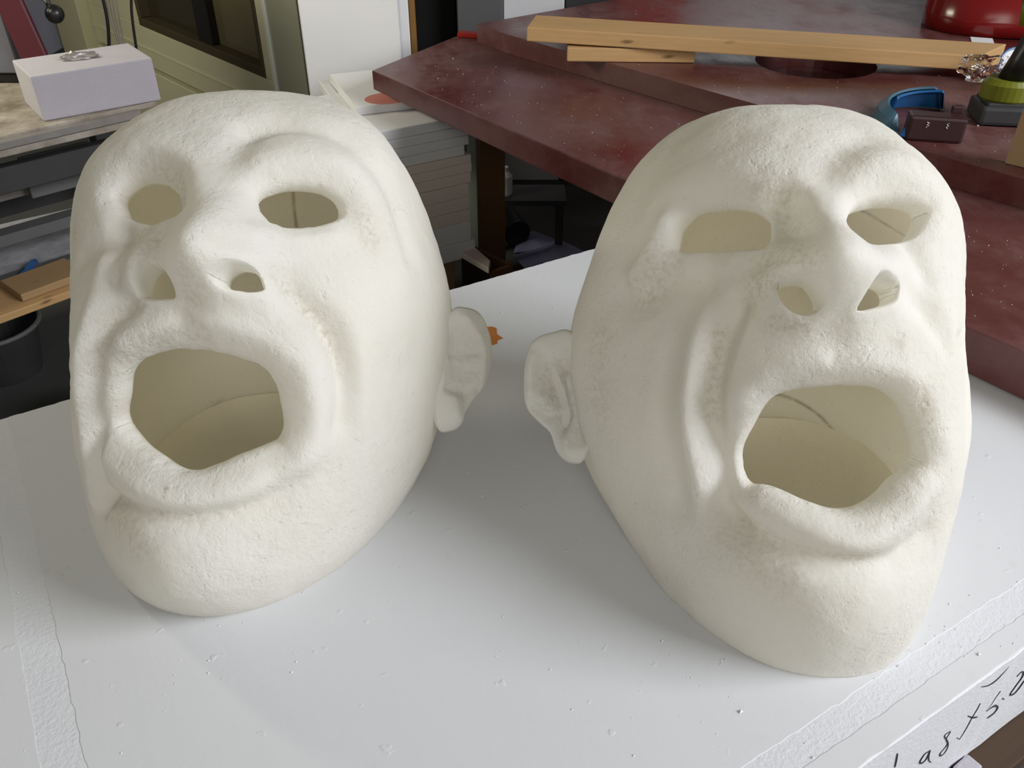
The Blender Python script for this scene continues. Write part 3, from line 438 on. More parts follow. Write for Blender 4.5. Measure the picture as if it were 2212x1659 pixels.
# ---------------------------------------------------------------- masks
def ear_mesh(E, mat, parent):
    o = np.array(E['o'], float); n = nrm(np.array(E['n'], float)); o = smooth_chain(o, 5, True)
    c = o.mean(0); K = len(o); Rg = 18
    rho = np.linspace(0, 1, Rg + 1) ** .8
    pts = [c] + [c + (o[k] - c) * r for r in rho[1:] for k in range(K)]
    P = np.array(pts); rr = np.concatenate(([0], np.repeat(rho[1:], K)))
    h = np.sqrt(np.clip(1 - rr ** 5, 0, 1)) * E['t'] * .5
    hf = h - .005 * (1 - rr ** 3) * (rr < 1)
    for s in E['s']:
        q = np.array(s['p'], float); q = q if len(q) > 2 else q
        if len(q) > 2: q = smooth_chain(q, 3)
        hf = hf + 1.7 * stroke_weight(P, q, [s['r']] * len(q), [s['a']] * len(q)) * np.clip((1 - rr) * 6, 0, 1)
    hf += hash_noise(P + 4, 70, 11) * .0015 + hash_noise(P + 4, 180, 12) * .0008
    F = P + n * hf[:, None]; B = P - n * h[:, None]
    V = np.concatenate((F, B)); m = len(P); T = []
    idx = lambda r, k: 1 + (r - 1) * K + k % K
    for k in range(K): T.append((0, idx(1, k), idx(1, k + 1)))
    for r in range(1, Rg):
        for k in range(K): T += [(idx(r, k), idx(r + 1, k), idx(r + 1, k + 1)), (idx(r, k), idx(r + 1, k + 1), idx(r, k + 1))]
    T = np.array(T); fn = np.cross(V[T[0, 1]] - V[T[0, 0]], V[T[0, 2]] - V[T[0, 0]])
    if fn @ n < 0: T = T[:, ::-1]
    T2 = T[:, ::-1] + m
    # weld the shared outline
    T2 = np.where(T2 >= m + 1 + (Rg - 1) * K, T2 - m, T2)
    ob = mesh_obj('ear', V, np.concatenate((T, T2)), mat, parent, True)
    st = np.zeros(len(V), np.float32); conc = np.clip(1 - rr / .75, 0, 1) ** .5 * E['d']; st[:m] = conc  # shade of the ear hollow put in as colour, darkest in the middle
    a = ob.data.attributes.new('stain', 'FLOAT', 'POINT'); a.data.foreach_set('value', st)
    return ob

MASK_DATA['left']['back'] = .07; MASK_DATA['right']['back'] = .15
def make_mask(H, label, group, N):
    root = empty('foam_mask', (H['loc'][0], H['loc'][1], .8004), H['az'], label, 'mask', group)
    V, T, st, ck, ins = head_arrays(H, N)
    o = mesh_obj('face_shell', V, T, M_FOAM, root, True)
    a = o.data.attributes.new('stain', 'FLOAT', 'POINT'); a.data.foreach_set('value', st.astype(np.float32))
    a = o.data.attributes.new('crack', 'FLOAT', 'POINT'); a.data.foreach_set('value', ck.astype(np.float32))
    a = o.data.attributes.new('inner', 'FLOAT', 'POINT'); a.data.foreach_set('value', ins.astype(np.float32))
    # closed bottom inside the hollow
    inner = V[(ins > .5) & (V[:, 2] < .0005)]; inner = inner[np.argsort(np.arctan2(inner[:, 1] - CEN[1] - .02, inner[:, 0]))]
    c = inner.mean(0); inner = inner[::max(1, len(inner) // 90)]; n_ = len(inner); q = np.linalg.norm(inner - c, axis=1)
    rs_ = [1.0, .94, .88, .82, .76, .6, .4, .2]; BV = [c + (0, 0, .004)]
    for r in rs_:
        p = c + (inner - c) * r; p[:, 2] = .004 + .040 * max(0, (r - .72) / .28) ** 2; BV += list(p)
    BF = [(0, 1 + (len(rs_) - 1) * n_ + i, 1 + (len(rs_) - 1) * n_ + (i + 1) % n_) for i in range(n_)]
    for j in range(len(rs_) - 1):
        for i in range(n_): BF.append((1 + j * n_ + i, 1 + j * n_ + (i + 1) % n_, 1 + (j + 1) * n_ + (i + 1) % n_, 1 + (j + 1) * n_ + i))
    ib = mesh_obj('inner_base', BV, BF, M_FOAM, root, True)
    a = ib.data.attributes.new('inner', 'FLOAT', 'POINT'); a.data.foreach_set('value', np.ones(len(BV), np.float32))
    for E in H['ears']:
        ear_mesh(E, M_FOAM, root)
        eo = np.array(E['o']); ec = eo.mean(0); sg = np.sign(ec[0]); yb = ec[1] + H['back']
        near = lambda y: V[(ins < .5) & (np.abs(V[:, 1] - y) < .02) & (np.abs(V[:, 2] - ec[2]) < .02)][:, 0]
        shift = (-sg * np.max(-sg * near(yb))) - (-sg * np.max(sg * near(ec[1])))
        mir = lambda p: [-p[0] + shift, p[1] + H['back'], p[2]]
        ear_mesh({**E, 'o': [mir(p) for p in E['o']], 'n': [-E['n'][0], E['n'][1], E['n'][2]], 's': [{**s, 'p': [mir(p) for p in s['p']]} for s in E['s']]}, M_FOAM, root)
    return root
MASK_RES = 150
make_mask(MASK_DATA['left'], 'white foam screaming mask on the left, its visible ear towards the other mask', 'screaming masks on the foam block', MASK_RES)
make_mask(MASK_DATA['right'], 'white foam screaming mask on the right, in front of the red boards', 'screaming masks on the foam block', MASK_RES)
# ---------------------------------------------------------------- more materials
def red_mat():
    t = NT('red_paint')
    d = t.ramp(t.noise(3.2, 6, .62), [(.36, 0), (.72, 1)]); sm = t.ramp(t.noise(14, 5, .7, stretch=(1, .5, 1)), [(.4, 0), (.75, 1)])
    dust = t.math('MULTIPLY', d, t.math('ADD', t.math('MULTIPLY', sm, .5), .30))
    col = t.mix(dust, (.085, .013, .013), (.25, .155, .145))
    sp = t.n('ShaderNodeTexVoronoi'); sp.inputs['Scale'].default_value = 55; t.l(t.tc.outputs['Object'], sp.inputs['Vector'])
    s1 = t.math('MULTIPLY', t.ramp(sp.outputs['Distance'], [(.03, 1), (.07, 0)]), t.ramp(t.noise(5, 3), [(.55, 0), (.65, 1)]))
    col = t.mix(s1, col, (.62, .58, .55))
    r = t.ramp(dust, [(0, .22), (.5, .6)])
    nb = t.bump(t.noise(90, 4), .12, .002)
    return t.out(col, r, nb, spec=.55)
M_RED = red_mat()
M_RED_BRIGHT = plain('bright_red', (.35, .02, .015), .3, var=.1)
M_REDBODY = plain('glossy_red', (.17, .008, .008), .18, var=.15, scale=4, bump=.03)
def wood_mat(name, a, b, scale=1.0, rough=.7):
    t = NT(name)
    g = t.noise(9 * scale, 6, .6, stretch=(1, 14, 14)); f = t.noise(3 * scale, 3, .5, stretch=(1, 5, 5))
    col = t.mix(g, a, b); col = t.mix(t.math('MULTIPLY', f, .35), col, tuple(v * .6 for v in a))
    kn = t.ramp(t.noise(6 * scale, 2, .5, stretch=(1, 3, 3)), [(.72, 0), (.78, 1)]); col = t.mix(t.math('MULTIPLY', kn, .7), col, (.10, .05, .02))
    return t.out(col, rough, t.bump(g, .25, .002), spec=.25)
M_PINE = wood_mat('pine', (.47, .28, .12), (.66, .43, .21)); M_PINE2 = wood_mat('old_pine', (.34, .21, .10), (.46, .31, .17))
M_BROWN = wood_mat('brown_wood', (.13, .062, .024), (.19, .095, .04)); M_PLY = wood_mat('dark_ply', (.055, .032, .02), (.085, .052, .033), .5)
M_CARD = plain('cardboard', (.34, .22, .12), .85)
M_WHITEF = plain('white_foam', (.78, .78, .80), .8, var=.03, scale=5, bump=.3)
M_GREYF = plain('grey_white_foam', (.42, .40, .45), .85, var=.06, scale=20, bump=.5)
M_BLOCKRED = plain('dark_block', (.035, .009, .011), .45)
M_PINKF = plain('cream_foam', (.78, .68, .61), .85, var=.05, scale=18, bump=.3)
M_CREAM = plain('cream_enamel', (.56, .54, .38), .38, var=.05, scale=5, bump=.08)
M_OLIVE = plain('grey_green_enamel', (.26, .26, .20), .45, var=.05)
M_STRIP = plain('pale_strip', (.62, .64, .60), .4)
M_BLACK = plain('black_plastic', (.010, .010, .011), .35)
M_DARK = plain('dark_grey', (.035, .035, .038), .6, var=.3)
M_MIDG = plain('mid_grey', (.11, .112, .115), .6, var=.15)
M_STEEL = plain('dusty_steel', (.30, .28, .27), .45, .6, var=.25, scale=25)
M_CHROME = plain('chrome', (.7, .7, .7), .15, 1.0)
M_MAROON = plain('maroon', (.075, .010, .018), .5)
M_LIME = plain('lime_plastic', (.17, .185, .012), .4)
M_BLUE = plain('blue_plastic', (.015, .10, .28), .3); M_STEELBLUE = plain('grey_blue_plastic', (.06, .14, .21), .35)
M_BLUEBAG = plain('blue_cloth', (.02, .09, .26), .7, var=.35, scale=30, bump=.8)
M_PAPER = plain('lavender_paper', (.22, .22, .38), .8); M_PALEGREEN = plain('pale_green_enamel', (.36, .42, .35), .5)
M_PANE = plain('dark_brown_glass', (.035, .028, .016), .08, spec=.8); M_PANE2 = plain('olive_reflection_glass', (.12, .10, .055), .10, spec=.8, var=.4, scale=3)  # the olive pane has a window reflection painted in as its lighter tone
M_GASKET = plain('window_gasket', (.055, .042, .02), .6)
M_INK = plain('pencil_mark', (.03, .03, .035), .6); M_ORANGE = plain('orange_paint', (.48, .17, .03), .6, var=.15, scale=60)
M_MARK = plain('white_mark', (.6, .6, .6), .8); M_SALMON = plain('salmon_paint', (.62, .22, .18), .8)
M_CONC = plain('concrete', (.060, .062, .062), .75, var=.35, scale=3, bump=.4)
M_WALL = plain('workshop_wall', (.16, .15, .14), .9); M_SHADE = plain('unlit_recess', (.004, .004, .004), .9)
def clear_mat(name='clear_film'):
    t = NT(name); return t.out((.95, .95, .95), .08, t.bump(t.noise(60, 3), .4, .004), spec=.6, Transmission_Weight=1.0, IOR=1.15)
M_CLEAR = clear_mat()
def bench_mat():
    t = NT('dusty_bench'); f = t.ramp(t.noise(7, 6, .7), [(.35, 0), (.7, 1)])
    return t.out(t.mix(f, (.16, .13, .10), (.42, .38, .34)), .75, t.bump(t.noise(50, 5), .5, .004), spec=.2)
M_BENCH = bench_mat()

# ---------------------------------------------------------------- the room
def struct(name, bm, mat): return tag(bm_obj(name, bm, mat), kind='structure')
bm = bmesh.new(); add_box(bm, (.3, 2, -.05), (8.2, 9.2, .1)); struct('floor', bm, M_CONC)
bm = bmesh.new(); add_box(bm, (.3, 6.45, 1.5), (8.2, .1, 3.2)); struct('wall_back', bm, M_WALL)
bm = bmesh.new(); add_box(bm, (-3.75, 2, 1.5), (.1, 9.2, 3.2)); struct('wall_left', bm, M_WALL)
bm = bmesh.new(); add_box(bm, (.3, -2.55, 1.5), (8.2, .1, 3.2)); struct('wall_front', bm, M_WALL)
bm = bmesh.new()
for c, s in (((4.35, 2, .55), (.1, 9.2, 1.3)), ((4.35, -1.5, 2.4), (.1, 2.2, 2.4)), ((4.35, 4.7, 2.4), (.1, 3.6, 2.4))): add_box(bm, c, s)
struct('wall_right', bm, M_WALL)

def UV(u, v, z=0.0): return (u * .852 - v * .524, u * .524 + v * .852, z)

# ---------------------------------------------------------------- the foam block the masks stand on
blk = empty('foam_block', UV(.45, .7, .605), math.atan2(.524, .852), 'big white foam block under both masks, handwriting on its front edge', 'block')
def L2(u, v): return (u - .45, v - .7)          # block frame: x along the front edge
def wavy_outline(u0, u1, v0, v1, step, amp, seed):
    rs = random.Random(seed); out = []
    def side(a, b):
        n = max(2, int(math.hypot(b[0] - a[0], b[1] - a[1]) / step))
        for i in range(n):
            t = i / n; j = rs.gauss(0, amp) if i else 0; k = rs.gauss(0, amp) if i else 0
            out.append((a[0] + (b[0] - a[0]) * t + j, a[1] + (b[1] - a[1]) * t + k))
    side((u0, v0), (u1, v0)); side((u1, v0), (u1, v1)); side((u1, v1), (u0, v1)); side((u0, v1), (u0, v0))
    return out
o = wavy_outline(-.55, 1.45, .2125, 1.224, .02, .0004, 3)
bm = bmesh.new(); add_prism(bm, [L2(*p) for p in o], 0, .1945)
bm_obj('foam_core', bm, M_SLAB_ROUGH, blk, bevel=.0015, seg=1)
for nm, (u0, u1, v0, v1) in (('top_skin', (-.102, 1.449, .270, 1.223)), ('top_skin', (-.549, -.138, .2135, 1.223)), ('edge_skin', (-.102, 1.449, .2135, .241))):
    bm = bmesh.new(); add_prism(bm, [L2(*p) for p in wavy_outline(u0, u1, v0, v1, .010, .0006, int(u0 * 10 + 20) + int(v0 * 50))], .1940, .195)
    q = bm_obj(nm, bm, M_SLAB, blk, bevel=.0006, seg=1)
# writing: pencil strokes on the front edge
MARKS = [[(0.3779, 0.4819, 0.7703), (0.3818, 0.4843, 0.7541), (0.3846, 0.486, 0.7398)],
 [(0.441, 0.5207, 0.7123), (0.4342, 0.5166, 0.7141), (0.4317, 0.515, 0.7081), (0.4317, 0.515, 0.7008), (0.4368, 0.5182, 0.6939), (0.4419, 0.5213, 0.6954), (0.4423, 0.5216, 0.7076), (0.4412, 0.5209, 0.713), (0.4452, 0.5233, 0.6974), (0.4505, 0.5266, 0.6847), (0.457, 0.5306, 0.6752)],
 [(0.4662, 0.5362, 0.7238), (0.4581, 0.5312, 0.7265), (0.4598, 0.5323, 0.7192), (0.472, 0.5398, 0.6987), (0.4722, 0.5399, 0.6883), (0.4676, 0.5371, 0.6824), (0.4706, 0.5389, 0.6741), (0.4765, 0.5426, 0.6718), (0.4783, 0.5437, 0.6802), (0.4746, 0.5414, 0.6933), (0.4651, 0.5356, 0.7106), (0.4658, 0.536, 0.719), (0.4662, 0.5362, 0.7238)],
 [(0.4883, 0.5498, 0.6912), (0.4944, 0.5536, 0.683)],
 [(0.5025, 0.5586, 0.7405), (0.5024, 0.5585, 0.7289), (0.5005, 0.5574, 0.7179), (0.5, 0.557, 0.6997), (0.4985, 0.5561, 0.6879), (0.4964, 0.5548, 0.6793)],
 [(0.4878, 0.5495, 0.7318), (0.5021, 0.5583, 0.7153), (0.5128, 0.5649, 0.7066)],
 [(0.537, 0.5798, 0.7319), (0.5335, 0.5776, 0.7237), (0.531, 0.5761, 0.7131), (0.5271, 0.5737, 0.7045), (0.5368, 0.5797, 0.7027), (0.5469, 0.5859, 0.6965), (0.5537, 0.59, 0.6855), (0.5502, 0.5879, 0.6782), (0.5402, 0.5818, 0.679)],
 [(0.5533, 0.5898, 0.7048), (0.5588, 0.5932, 0.6976)],
 [(0.5589, 0.5932, 0.739), (0.5636, 0.5961, 0.7425), (0.5704, 0.6003, 0.7377), (0.5746, 0.6029, 0.7249), (0.5704, 0.6003, 0.7129), (0.5672, 0.5983, 0.6996), (0.5774, 0.6046, 0.6918), (0.5835, 0.6084, 0.6988), (0.5857, 0.6097, 0.7085)],
 [(0.4854, 0.5481, 0.7842), (0.4991, 0.5564, 0.7746), (0.5118, 0.5643, 0.7717), (0.5193, 0.5689, 0.7781), (0.5253, 0.5726, 0.7847)]]
Rinv = Matrix.Rotation(-math.atan2(.524, .852), 4, 'Z'); BO = Vector(UV(.45, .7, .605))
for mk in MARKS:
    pts = [Rinv @ (Vector(p) - BO) for p in mk]; bm = bmesh.new(); prev = None
    if len(pts) > 2: pts = [Vector(p) for p in smooth_chain([tuple(p) for p in pts], 3)]
    for i, p in enumerate(pts):
        d = (pts[min(i + 1, len(pts) - 1)] - pts[max(i - 1, 0)]); d = Vector((d.x, 0, d.z)).normalized(); s = Vector((-d.z, 0, d.x)) * (.0004 + .0005 * math.sin(math.pi * i / max(1, len(pts) - 1)))
        ring = [bm.verts.new((p.x + s.x, -.4885, p.z + s.z)), bm.verts.new((p.x - s.x, -.4885, p.z - s.z)), bm.verts.new((p.x - s.x, -.4868, p.z - s.z)), bm.verts.new((p.x + s.x, -.4868, p.z + s.z))]
        if prev:
            for k in range(4): bm.faces.new((prev[k], prev[(k + 1) % 4], ring[(k + 1) % 4], ring[k]))
        else: bm.faces.new(ring[::-1])
        prev = ring
    bm.faces.new(prev); bm_obj('pen_mark', bm, M_INK, blk)
def flat_patch(name, pts, z, mat, parent, th=.0008, origin=(0, 0, 0)):
    bm = bmesh.new(); add_prism(bm, [(p[0] - origin[0], p[1] - origin[1]) for p in pts], z - origin[2], z + th - origin[2]); return bm_obj(name, bm, mat, parent)
op = [(-0.051, 1.236),(-0.034, 1.239),(-0.026, 1.234),(-0.025, 1.215),(-0.015, 1.202),(-0.024, 1.196),(-0.024, 1.186),(-0.033, 1.181),(-0.05, 1.181)]
bm = bmesh.new(); add_prism(bm, [tuple((Rinv @ (Vector((p[0], p[1], 0)) - BO))[:2]) for p in op], .1948, .1958); tag(bm_obj('paint_stain', bm, M_ORANGE, blk), 'orange paint stain')
# foam crumbs scattered over the block
def crumbs(name, spots, mat, label, cat, parent=None, size=(.0005, .0014)):
    rs = random.Random(5); V = []; F = []
    for x, y, z in spots:
        s = rs.uniform(*size) * (2.0 if rs.random() < .06 else 1); b = len(V)
        for dx, dy, dz in ((1, 0, 0), (-.5, .87, 0), (-.5, -.87, 0), (0, 0, 1), (.3, .2, -.4)): V.append((x + dx * s * rs.uniform(.6, 1.3), y + dy * s * rs.uniform(.6, 1.3), z + .3 * s + dz * s * rs.uniform(.5, 1)))
        F += [(b, b + 1, b + 3), (b + 1, b + 2, b + 3), (b + 2, b, b + 3), (b + 1, b, b + 4), (b + 2, b + 1, b + 4), (b, b + 2, b + 4)]
    ob = mesh_obj(name, V, F, mat, parent); tag(ob, kind='stuff')
    if label: tag(ob, label, cat)
    return ob
rs = random.Random(11); sp = []
for _ in range(260):
    u, v = rs.uniform(-.3, 1.0), rs.uniform(.23, 1.2); sp.append(UV(u, v, .800))
for cx, cy in ((.47, .60), (.50, .62), (.20, .56), (-.33, .60), (-.05, .95)):
    for _ in range(22): sp.append((cx + rs.gauss(0, .05), cy + rs.gauss(0, .04), .800))
sp = [p for p in sp if .22 < -p[0] * .524 + p[1] * .852 < 1.2]
crumbs('foam_crumbs', sp, M_WHITEF, 'tiny white foam crumbs scattered over the big foam block', 'crumbs')

# table carrying the block
tb = empty('work_table', UV(.75, .75, 0), math.atan2(.524, .852), 'dark plywood work table below the big foam block', 'table')
bm = bmesh.new(); add_box(bm, (0, -.05, .59), (1.5, 1.05, .03)); bm_obj('table_top', bm, M_PLY, tb, bevel=.002, seg=1)
for sx in (-.65, .65):
    for sy in (-.45, .38): bm = bmesh.new(); add_box(bm, (sx, sy, .2875), (.06, .06, .575)); bm_obj('leg', bm, M_BROWN, tb)
bm = bmesh.new(); add_box(bm, (0, 0, 0), (.03, .02, .012)); q = bm_obj('foam_offcut', bm, M_GREYF, bevel=.003)
q.location = (0.528, 0.56, 0.606); q.location.z = .6115; q.rotation_euler = (0, 0, .6); tag(q, 'small pale foam offcut on the dark table under the block corner', 'offcut')

# ---------------------------------------------------------------- red boards
DR = (.608, -.794)
lb = empty('red_board', (.15, 1.8, .80), 0, 'long dusty dark red board, the lower and nearer of the two', 'board', 'dark red boards')
P = [(-0.399, 2.513), (0.686, 1.105), (0.733, 1.03)]
e = (P[1][0] - P[0][0], P[1][1] - P[0][1]); eL = math.hypot(*e); e = (e[0] / eL, e[1] / eL); nn = (-e[1], e[0])
far = (P[0][0] + e[0] * (eL + .75), P[0][1] + e[1] * (eL + .75)); pe = (-0.181, 2.917)
out = [P[0], far, (far[0] + nn[0] * .9, far[1] + nn[1] * .9), (1.25, 2.85), (.62, 3.0), pe]
bm = bmesh.new(); add_prism(bm, [(p[0] - .15, p[1] - 1.8) for p in out], lambda x, y: .0005 + max(0, min(1, (y + 1.8 - 1.1) / 1.4)) * .026, .08)
bm_obj('panel', bm, M_RED, lb, bevel=.003)
ub = empty('red_board', (.6, 2.1, .88), 0, 'wide dusty dark red board with a round hole, lying on the lower red board', 'board', 'dark red boards')
A = [(-.008, 2.690), (.497, 2.115), (.893, 1.645)]; dv = nrm(np.array((A[2][0] - A[0][0], A[2][1] - A[0][1])))
a0 = np.array(A[0]); a1 = a0 + dv * 2.35; tl = (-0.11, 2.833); tr = (0.386, 3.226)
out = [tuple(a0), tuple(a1), (a1[0] + 1.1, a1[1] + .75), (1.95, 3.6), (.75, 3.75), tr, tl]
def board_with_hole(out, c, r, z0, z1, o, n=40):
    bm = bmesh.new(); res = []
    for z in (z0, z1):
        a = [bm.verts.new((p[0] - o[0], p[1] - o[1], z)) for p in out]; b = [bm.verts.new((c[0] - o[0] + r * math.cos(2 * math.pi * k / n), c[1] - o[1] + r * math.sin(2 * math.pi * k / n), z)) for k in range(n)]
        ed = [bm.edges.new((a[i], a[(i + 1) % len(a)])) for i in range(len(a))] + [bm.edges.new((b[i], b[(i + 1) % n])) for i in range(n)]
        bmesh.ops.triangle_fill(bm, edges=ed, use_beauty=True, use_dissolve=False); res.append((a, b))
    (a, b), (a2, b2) = res
    for q, q2 in ((a, a2), (b, b2)):
        for i in range(len(q)): bm.faces.new((q[i], q[(i + 1) % len(q)], q2[(i + 1) % len(q)], q2[i]))
    return bm
bm_obj('panel', board_with_hole(out, (.815, 2.385), .158, .0006, .055, (.6, 2.1)), M_RED, ub)
# foam dust flecks on the boards
sp = []
rs = random.Random(23)
for _ in range(280):
    t = rs.uniform(0, eL + .3); w = rs.uniform(.02, .4); x = P[0][0] + e[0] * t + nn[0] * w; y = P[0][1] + e[1] * t + nn[1] * w
    if (x + .008) * 1.047 + (y - 2.69) * .901 < -.03: sp.append((x, y, .880))
for _ in range(240):
    t = rs.uniform(0, 1.6); w = rs.uniform(.02, .65); x = a0[0] + dv[0] * t - dv[1] * w; y = a0[1] + dv[1] * t + dv[0] * w
    if math.hypot(x - .815, y - 2.385) > .18: sp.append((x, y, .935))
crumbs('dust_flecks', sp, M_MARK, 'tiny white foam flecks scattered over the dark red boards', 'dust', size=(.0006, .0015))
# trestle under the left end of the boards
tr_ = empty('trestle', (-.02, 2.75, 0), .3, 'brown wooden trestle holding up the left end of the red boards', 'trestle')
def wpt(p): return Matrix.Rotation(-.3, 4, 'Z') @ (Vector(p) - Vector((-.02, 2.75, 0)))
lx = (-0.071, 2.75, 0.358)
bm = bmesh.new(); add_bar(bm, wpt((lx[0] + .0, 2.75, .0)), wpt((lx[0] + .0, 2.75, .80)), .085, .05, (0, 1, 0)); bm_obj('leg', bm, M_BROWN, tr_)
bm = bmesh.new(); add_prism(bm, [(-.10, 0), (.16, 0), (.06, -.16), (-.05, -.16), (-.12, -.10)], -.02, .02)
q = bm_obj('gusset', bm, M_BROWN, tr_); q.matrix_local = Matrix.Translation(wpt((lx[0], 2.70, .80))) @ Matrix.Rotation(math.radians(90), 4, 'X')
bm = bmesh.new(); add_bar(bm, wpt((-.16, 2.79, .785)), wpt((.75, 2.79, .785)), .05, .07); bm_obj('rail', bm, M_BROWN, tr_)
bm = bmesh.new(); add_bar(bm, wpt((.72, 2.79, 0)), wpt((.72, 2.79, .75)), .07, .05, (0, 1, 0)); bm_obj('leg', bm, M_BROWN, tr_)
sp2 = empty('support_crate', (1.15, 1.45, 0), -.9, 'brown crate hidden under the near end of the red boards', 'crate')
bm = bmesh.new(); add_box(bm, (0.25, .25, .40), (.5, .4, .80)); bm_obj('crate_body', bm, M_BROWN, sp2)

# ---------------------------------------------------------------- timbers on the boards
def bar_thing(name, label, cat, a, b, w, h, mat, group=None, skew=0.0, bevel=.003):
    a, b = Vector(a), Vector(b); d = b - a; L = d.length; d.normalize(); s = Vector((-d.y, d.x, 0)).normalized(); u = d.cross(s)
    bm = bmesh.new(); add_box(bm, (L / 2, w / 2, h / 2), (L, w, h))
    for v in bm.verts:
        if v.co.x > L / 2 and v.co.y > w / 2: v.co.x += skew
    o = bm_obj(name, bm, mat, bevel=bevel)
    M = Matrix(((d.x, s.x, u.x, a.x), (d.y, s.y, u.y, a.y), (d.z, s.z, u.z, a.z), (0, 0, 0, 1))); o.matrix_world = M
    return tag(o, label, cat, group)
bar_thing('timber', 'long pine plank across the red board, on top of the shorter one', 'timber', (0.039, 2.429, 0.979), (1.165, 2.217, 0.958), .15, .036, M_PINE, 'pine timbers on the red board', skew=.10)
bar_thing('timber', 'shorter pine batten under the long plank, its end over the red board', 'timber', (0.148, 2.39, 0.936), (0.488, 2.376, 0.936), .09, .035, M_PINE, 'pine timbers on the red board')

# ---------------------------------------------------------------- cordless tool, box, blue shell, panel, film
B = Vector((1.082, 1.90, .9355))
tl_ = empty('cordless_drill', B, -.15, 'cordless drill standing on its battery, black grip with a lime collar', 'drill')
bm = bmesh.new(); add_box(bm, (0, 0, .022), (.115, .10, .040)); bm_obj('battery', bm, M_DARK, tl_, bevel=.008)
bm = bmesh.new(); add_box(bm, (.002, 0, .043), (.098, .085, .010)); bm_obj('battery_rim', bm, M_DARK, tl_, bevel=.003)
bm = bmesh.new(); add_lathe(bm, [(.050, .045), (.056, .052), (.056, .082), (.046, .092)], n=28); q = bm_obj('collar', bm, M_LIME, tl_, smooth=False); q.scale = (1, .8, 1)
bm = bmesh.new(); add_lathe(bm, [(.012, 0), (.012, .004)], n=20, M=Matrix.Translation((.018, -.0425, .066)) @ Matrix.Rotation(math.pi / 2, 4, 'X')); bm_obj('button', bm, M_DARK, q)
bm = bmesh.new(); add_tube(bm, [(.0, 0, .085), (.012, 0, .13), (.028, 0, .19), (.045, 0, .26)], [.030, .028, .029, .032], 20); bm_obj('grip', bm, M_BLACK, tl_, smooth=True)
bm = bmesh.new(); add_tube(bm, [(-.07, 0, .275), (-.03, 0, .29), (.09, 0, .29), (.15, 0, .29)], [.026, .038, .040, .036], 20); h_ = bm_obj('motor_body', bm, M_LIME, tl_, smooth=True)
bm = bmesh.new(); add_tube(bm, [(-.07, 0, .275), (-.13, 0, .272)], [.02, .012], 16); bm_obj('chuck', bm, M_BLACK, tl_, smooth=True)
bm = bmesh.new(); add_tube(bm, [(-.018, 0, .255), (-.012, 0, .20)], [.012, .009], 12); bm_obj('trigger', bm, M_LIME, tl_, smooth=True)

bx_ = empty('red_block', (0.879, 1.757, .9355), -.22, 'small dark red block with two white marks, in front of the blue shell', 'block')
bm = bmesh.new(); add_box(bm, (0, .022, .026), (.112, .045, .052)); bm_obj('block_body', bm, M_BLOCKRED, bx_, bevel=.006)
bm = bmesh.new(); add_box(bm, (.040, .045, .058), (.022, .016, .016)); bm_obj('peg', bm, M_BLOCKRED, bx_, bevel=.003)
for x0, ch in ((-.020, ((-.5, .9), (.4, .6), (-.3, 0), (.5, -.3), (-.4, -.9))), (.018, ((.5, .9), (-.3, .6), (.4, 0), (-.3, -.4), (.2, -.9)))):
    bm = bmesh.new(); add_tube(bm, [(x0 + px * .005, -.0012, .036 + py * .006) for px, py in ch], .0011, 6); bm_obj('white_mark', bm, M_MARK, bx_)
# blue curved shell: a leaning curved strip
sh = empty('curved_shell', (.925, 1.865, .9355), 0, 'curved blue plastic shell lying behind the small red block', 'shell')
def arc_band(a0, a1, r, h0, h1, th, z0, n=32):
    bm = bmesh.new(); rows = []
    for i in range(n + 1):
        t = i / n; a = a0 + (a1 - a0) * t; h = h0 + (h1 - h0) * t; e = min(1, math.sin(math.pi * min(t, 1 - t) * 1.0) * 4 + .15)
        rows.append([bm.verts.new((rr * math.cos(a), rr * math.sin(a), z)) for rr, z in ((r, z0), (r - .012, z0 + h * e * .7), (r - .03, z0 + h * e), (r - .03 - th, z0 + h * e - th), (r - .012 - th, z0 + h * e * .7), (r - th, z0))])
    for p, q in zip(rows, rows[1:]):
        for k in range(6): bm.faces.new((p[k], p[(k + 1) % 6], q[(k + 1) % 6], q[k]))
    bm.faces.new(rows[0]); bm.faces.new(rows[-1][::-1]); return bm
bm_obj('outer_band', arc_band(math.radians(205), math.radians(62), .135, .036, .056, .004, .001), M_STEELBLUE, sh, smooth=False)
bm_obj('inner_liner', arc_band(math.radians(135), math.radians(58), .129, .038, .050, .004, .002), M_BLUE, sh, smooth=False)
bm = bmesh.new(); add_bar(bm, (-.100, -.085, .004), (-.084, -.072, .026), .016, .004); bm_obj('bright_tab', bm, plain('vivid_blue', (.02, .16, .55), .4), sh)
# upright brown panel at the right
pa, pb = Vector((0.972, 1.637, .9358)), None
q = bar_thing('brown_board', 'brown board standing upright at the right beside the drill', 'board', pa, pa + Vector((.30, -.30, 0)), .014, .22, M_CARD, bevel=.001)
bm = bmesh.new(); add_box(bm, (.075, -.0006, .085), (.012, .001, .05)); bm_obj('red_stripe', bm, M_RED_BRIGHT, q)
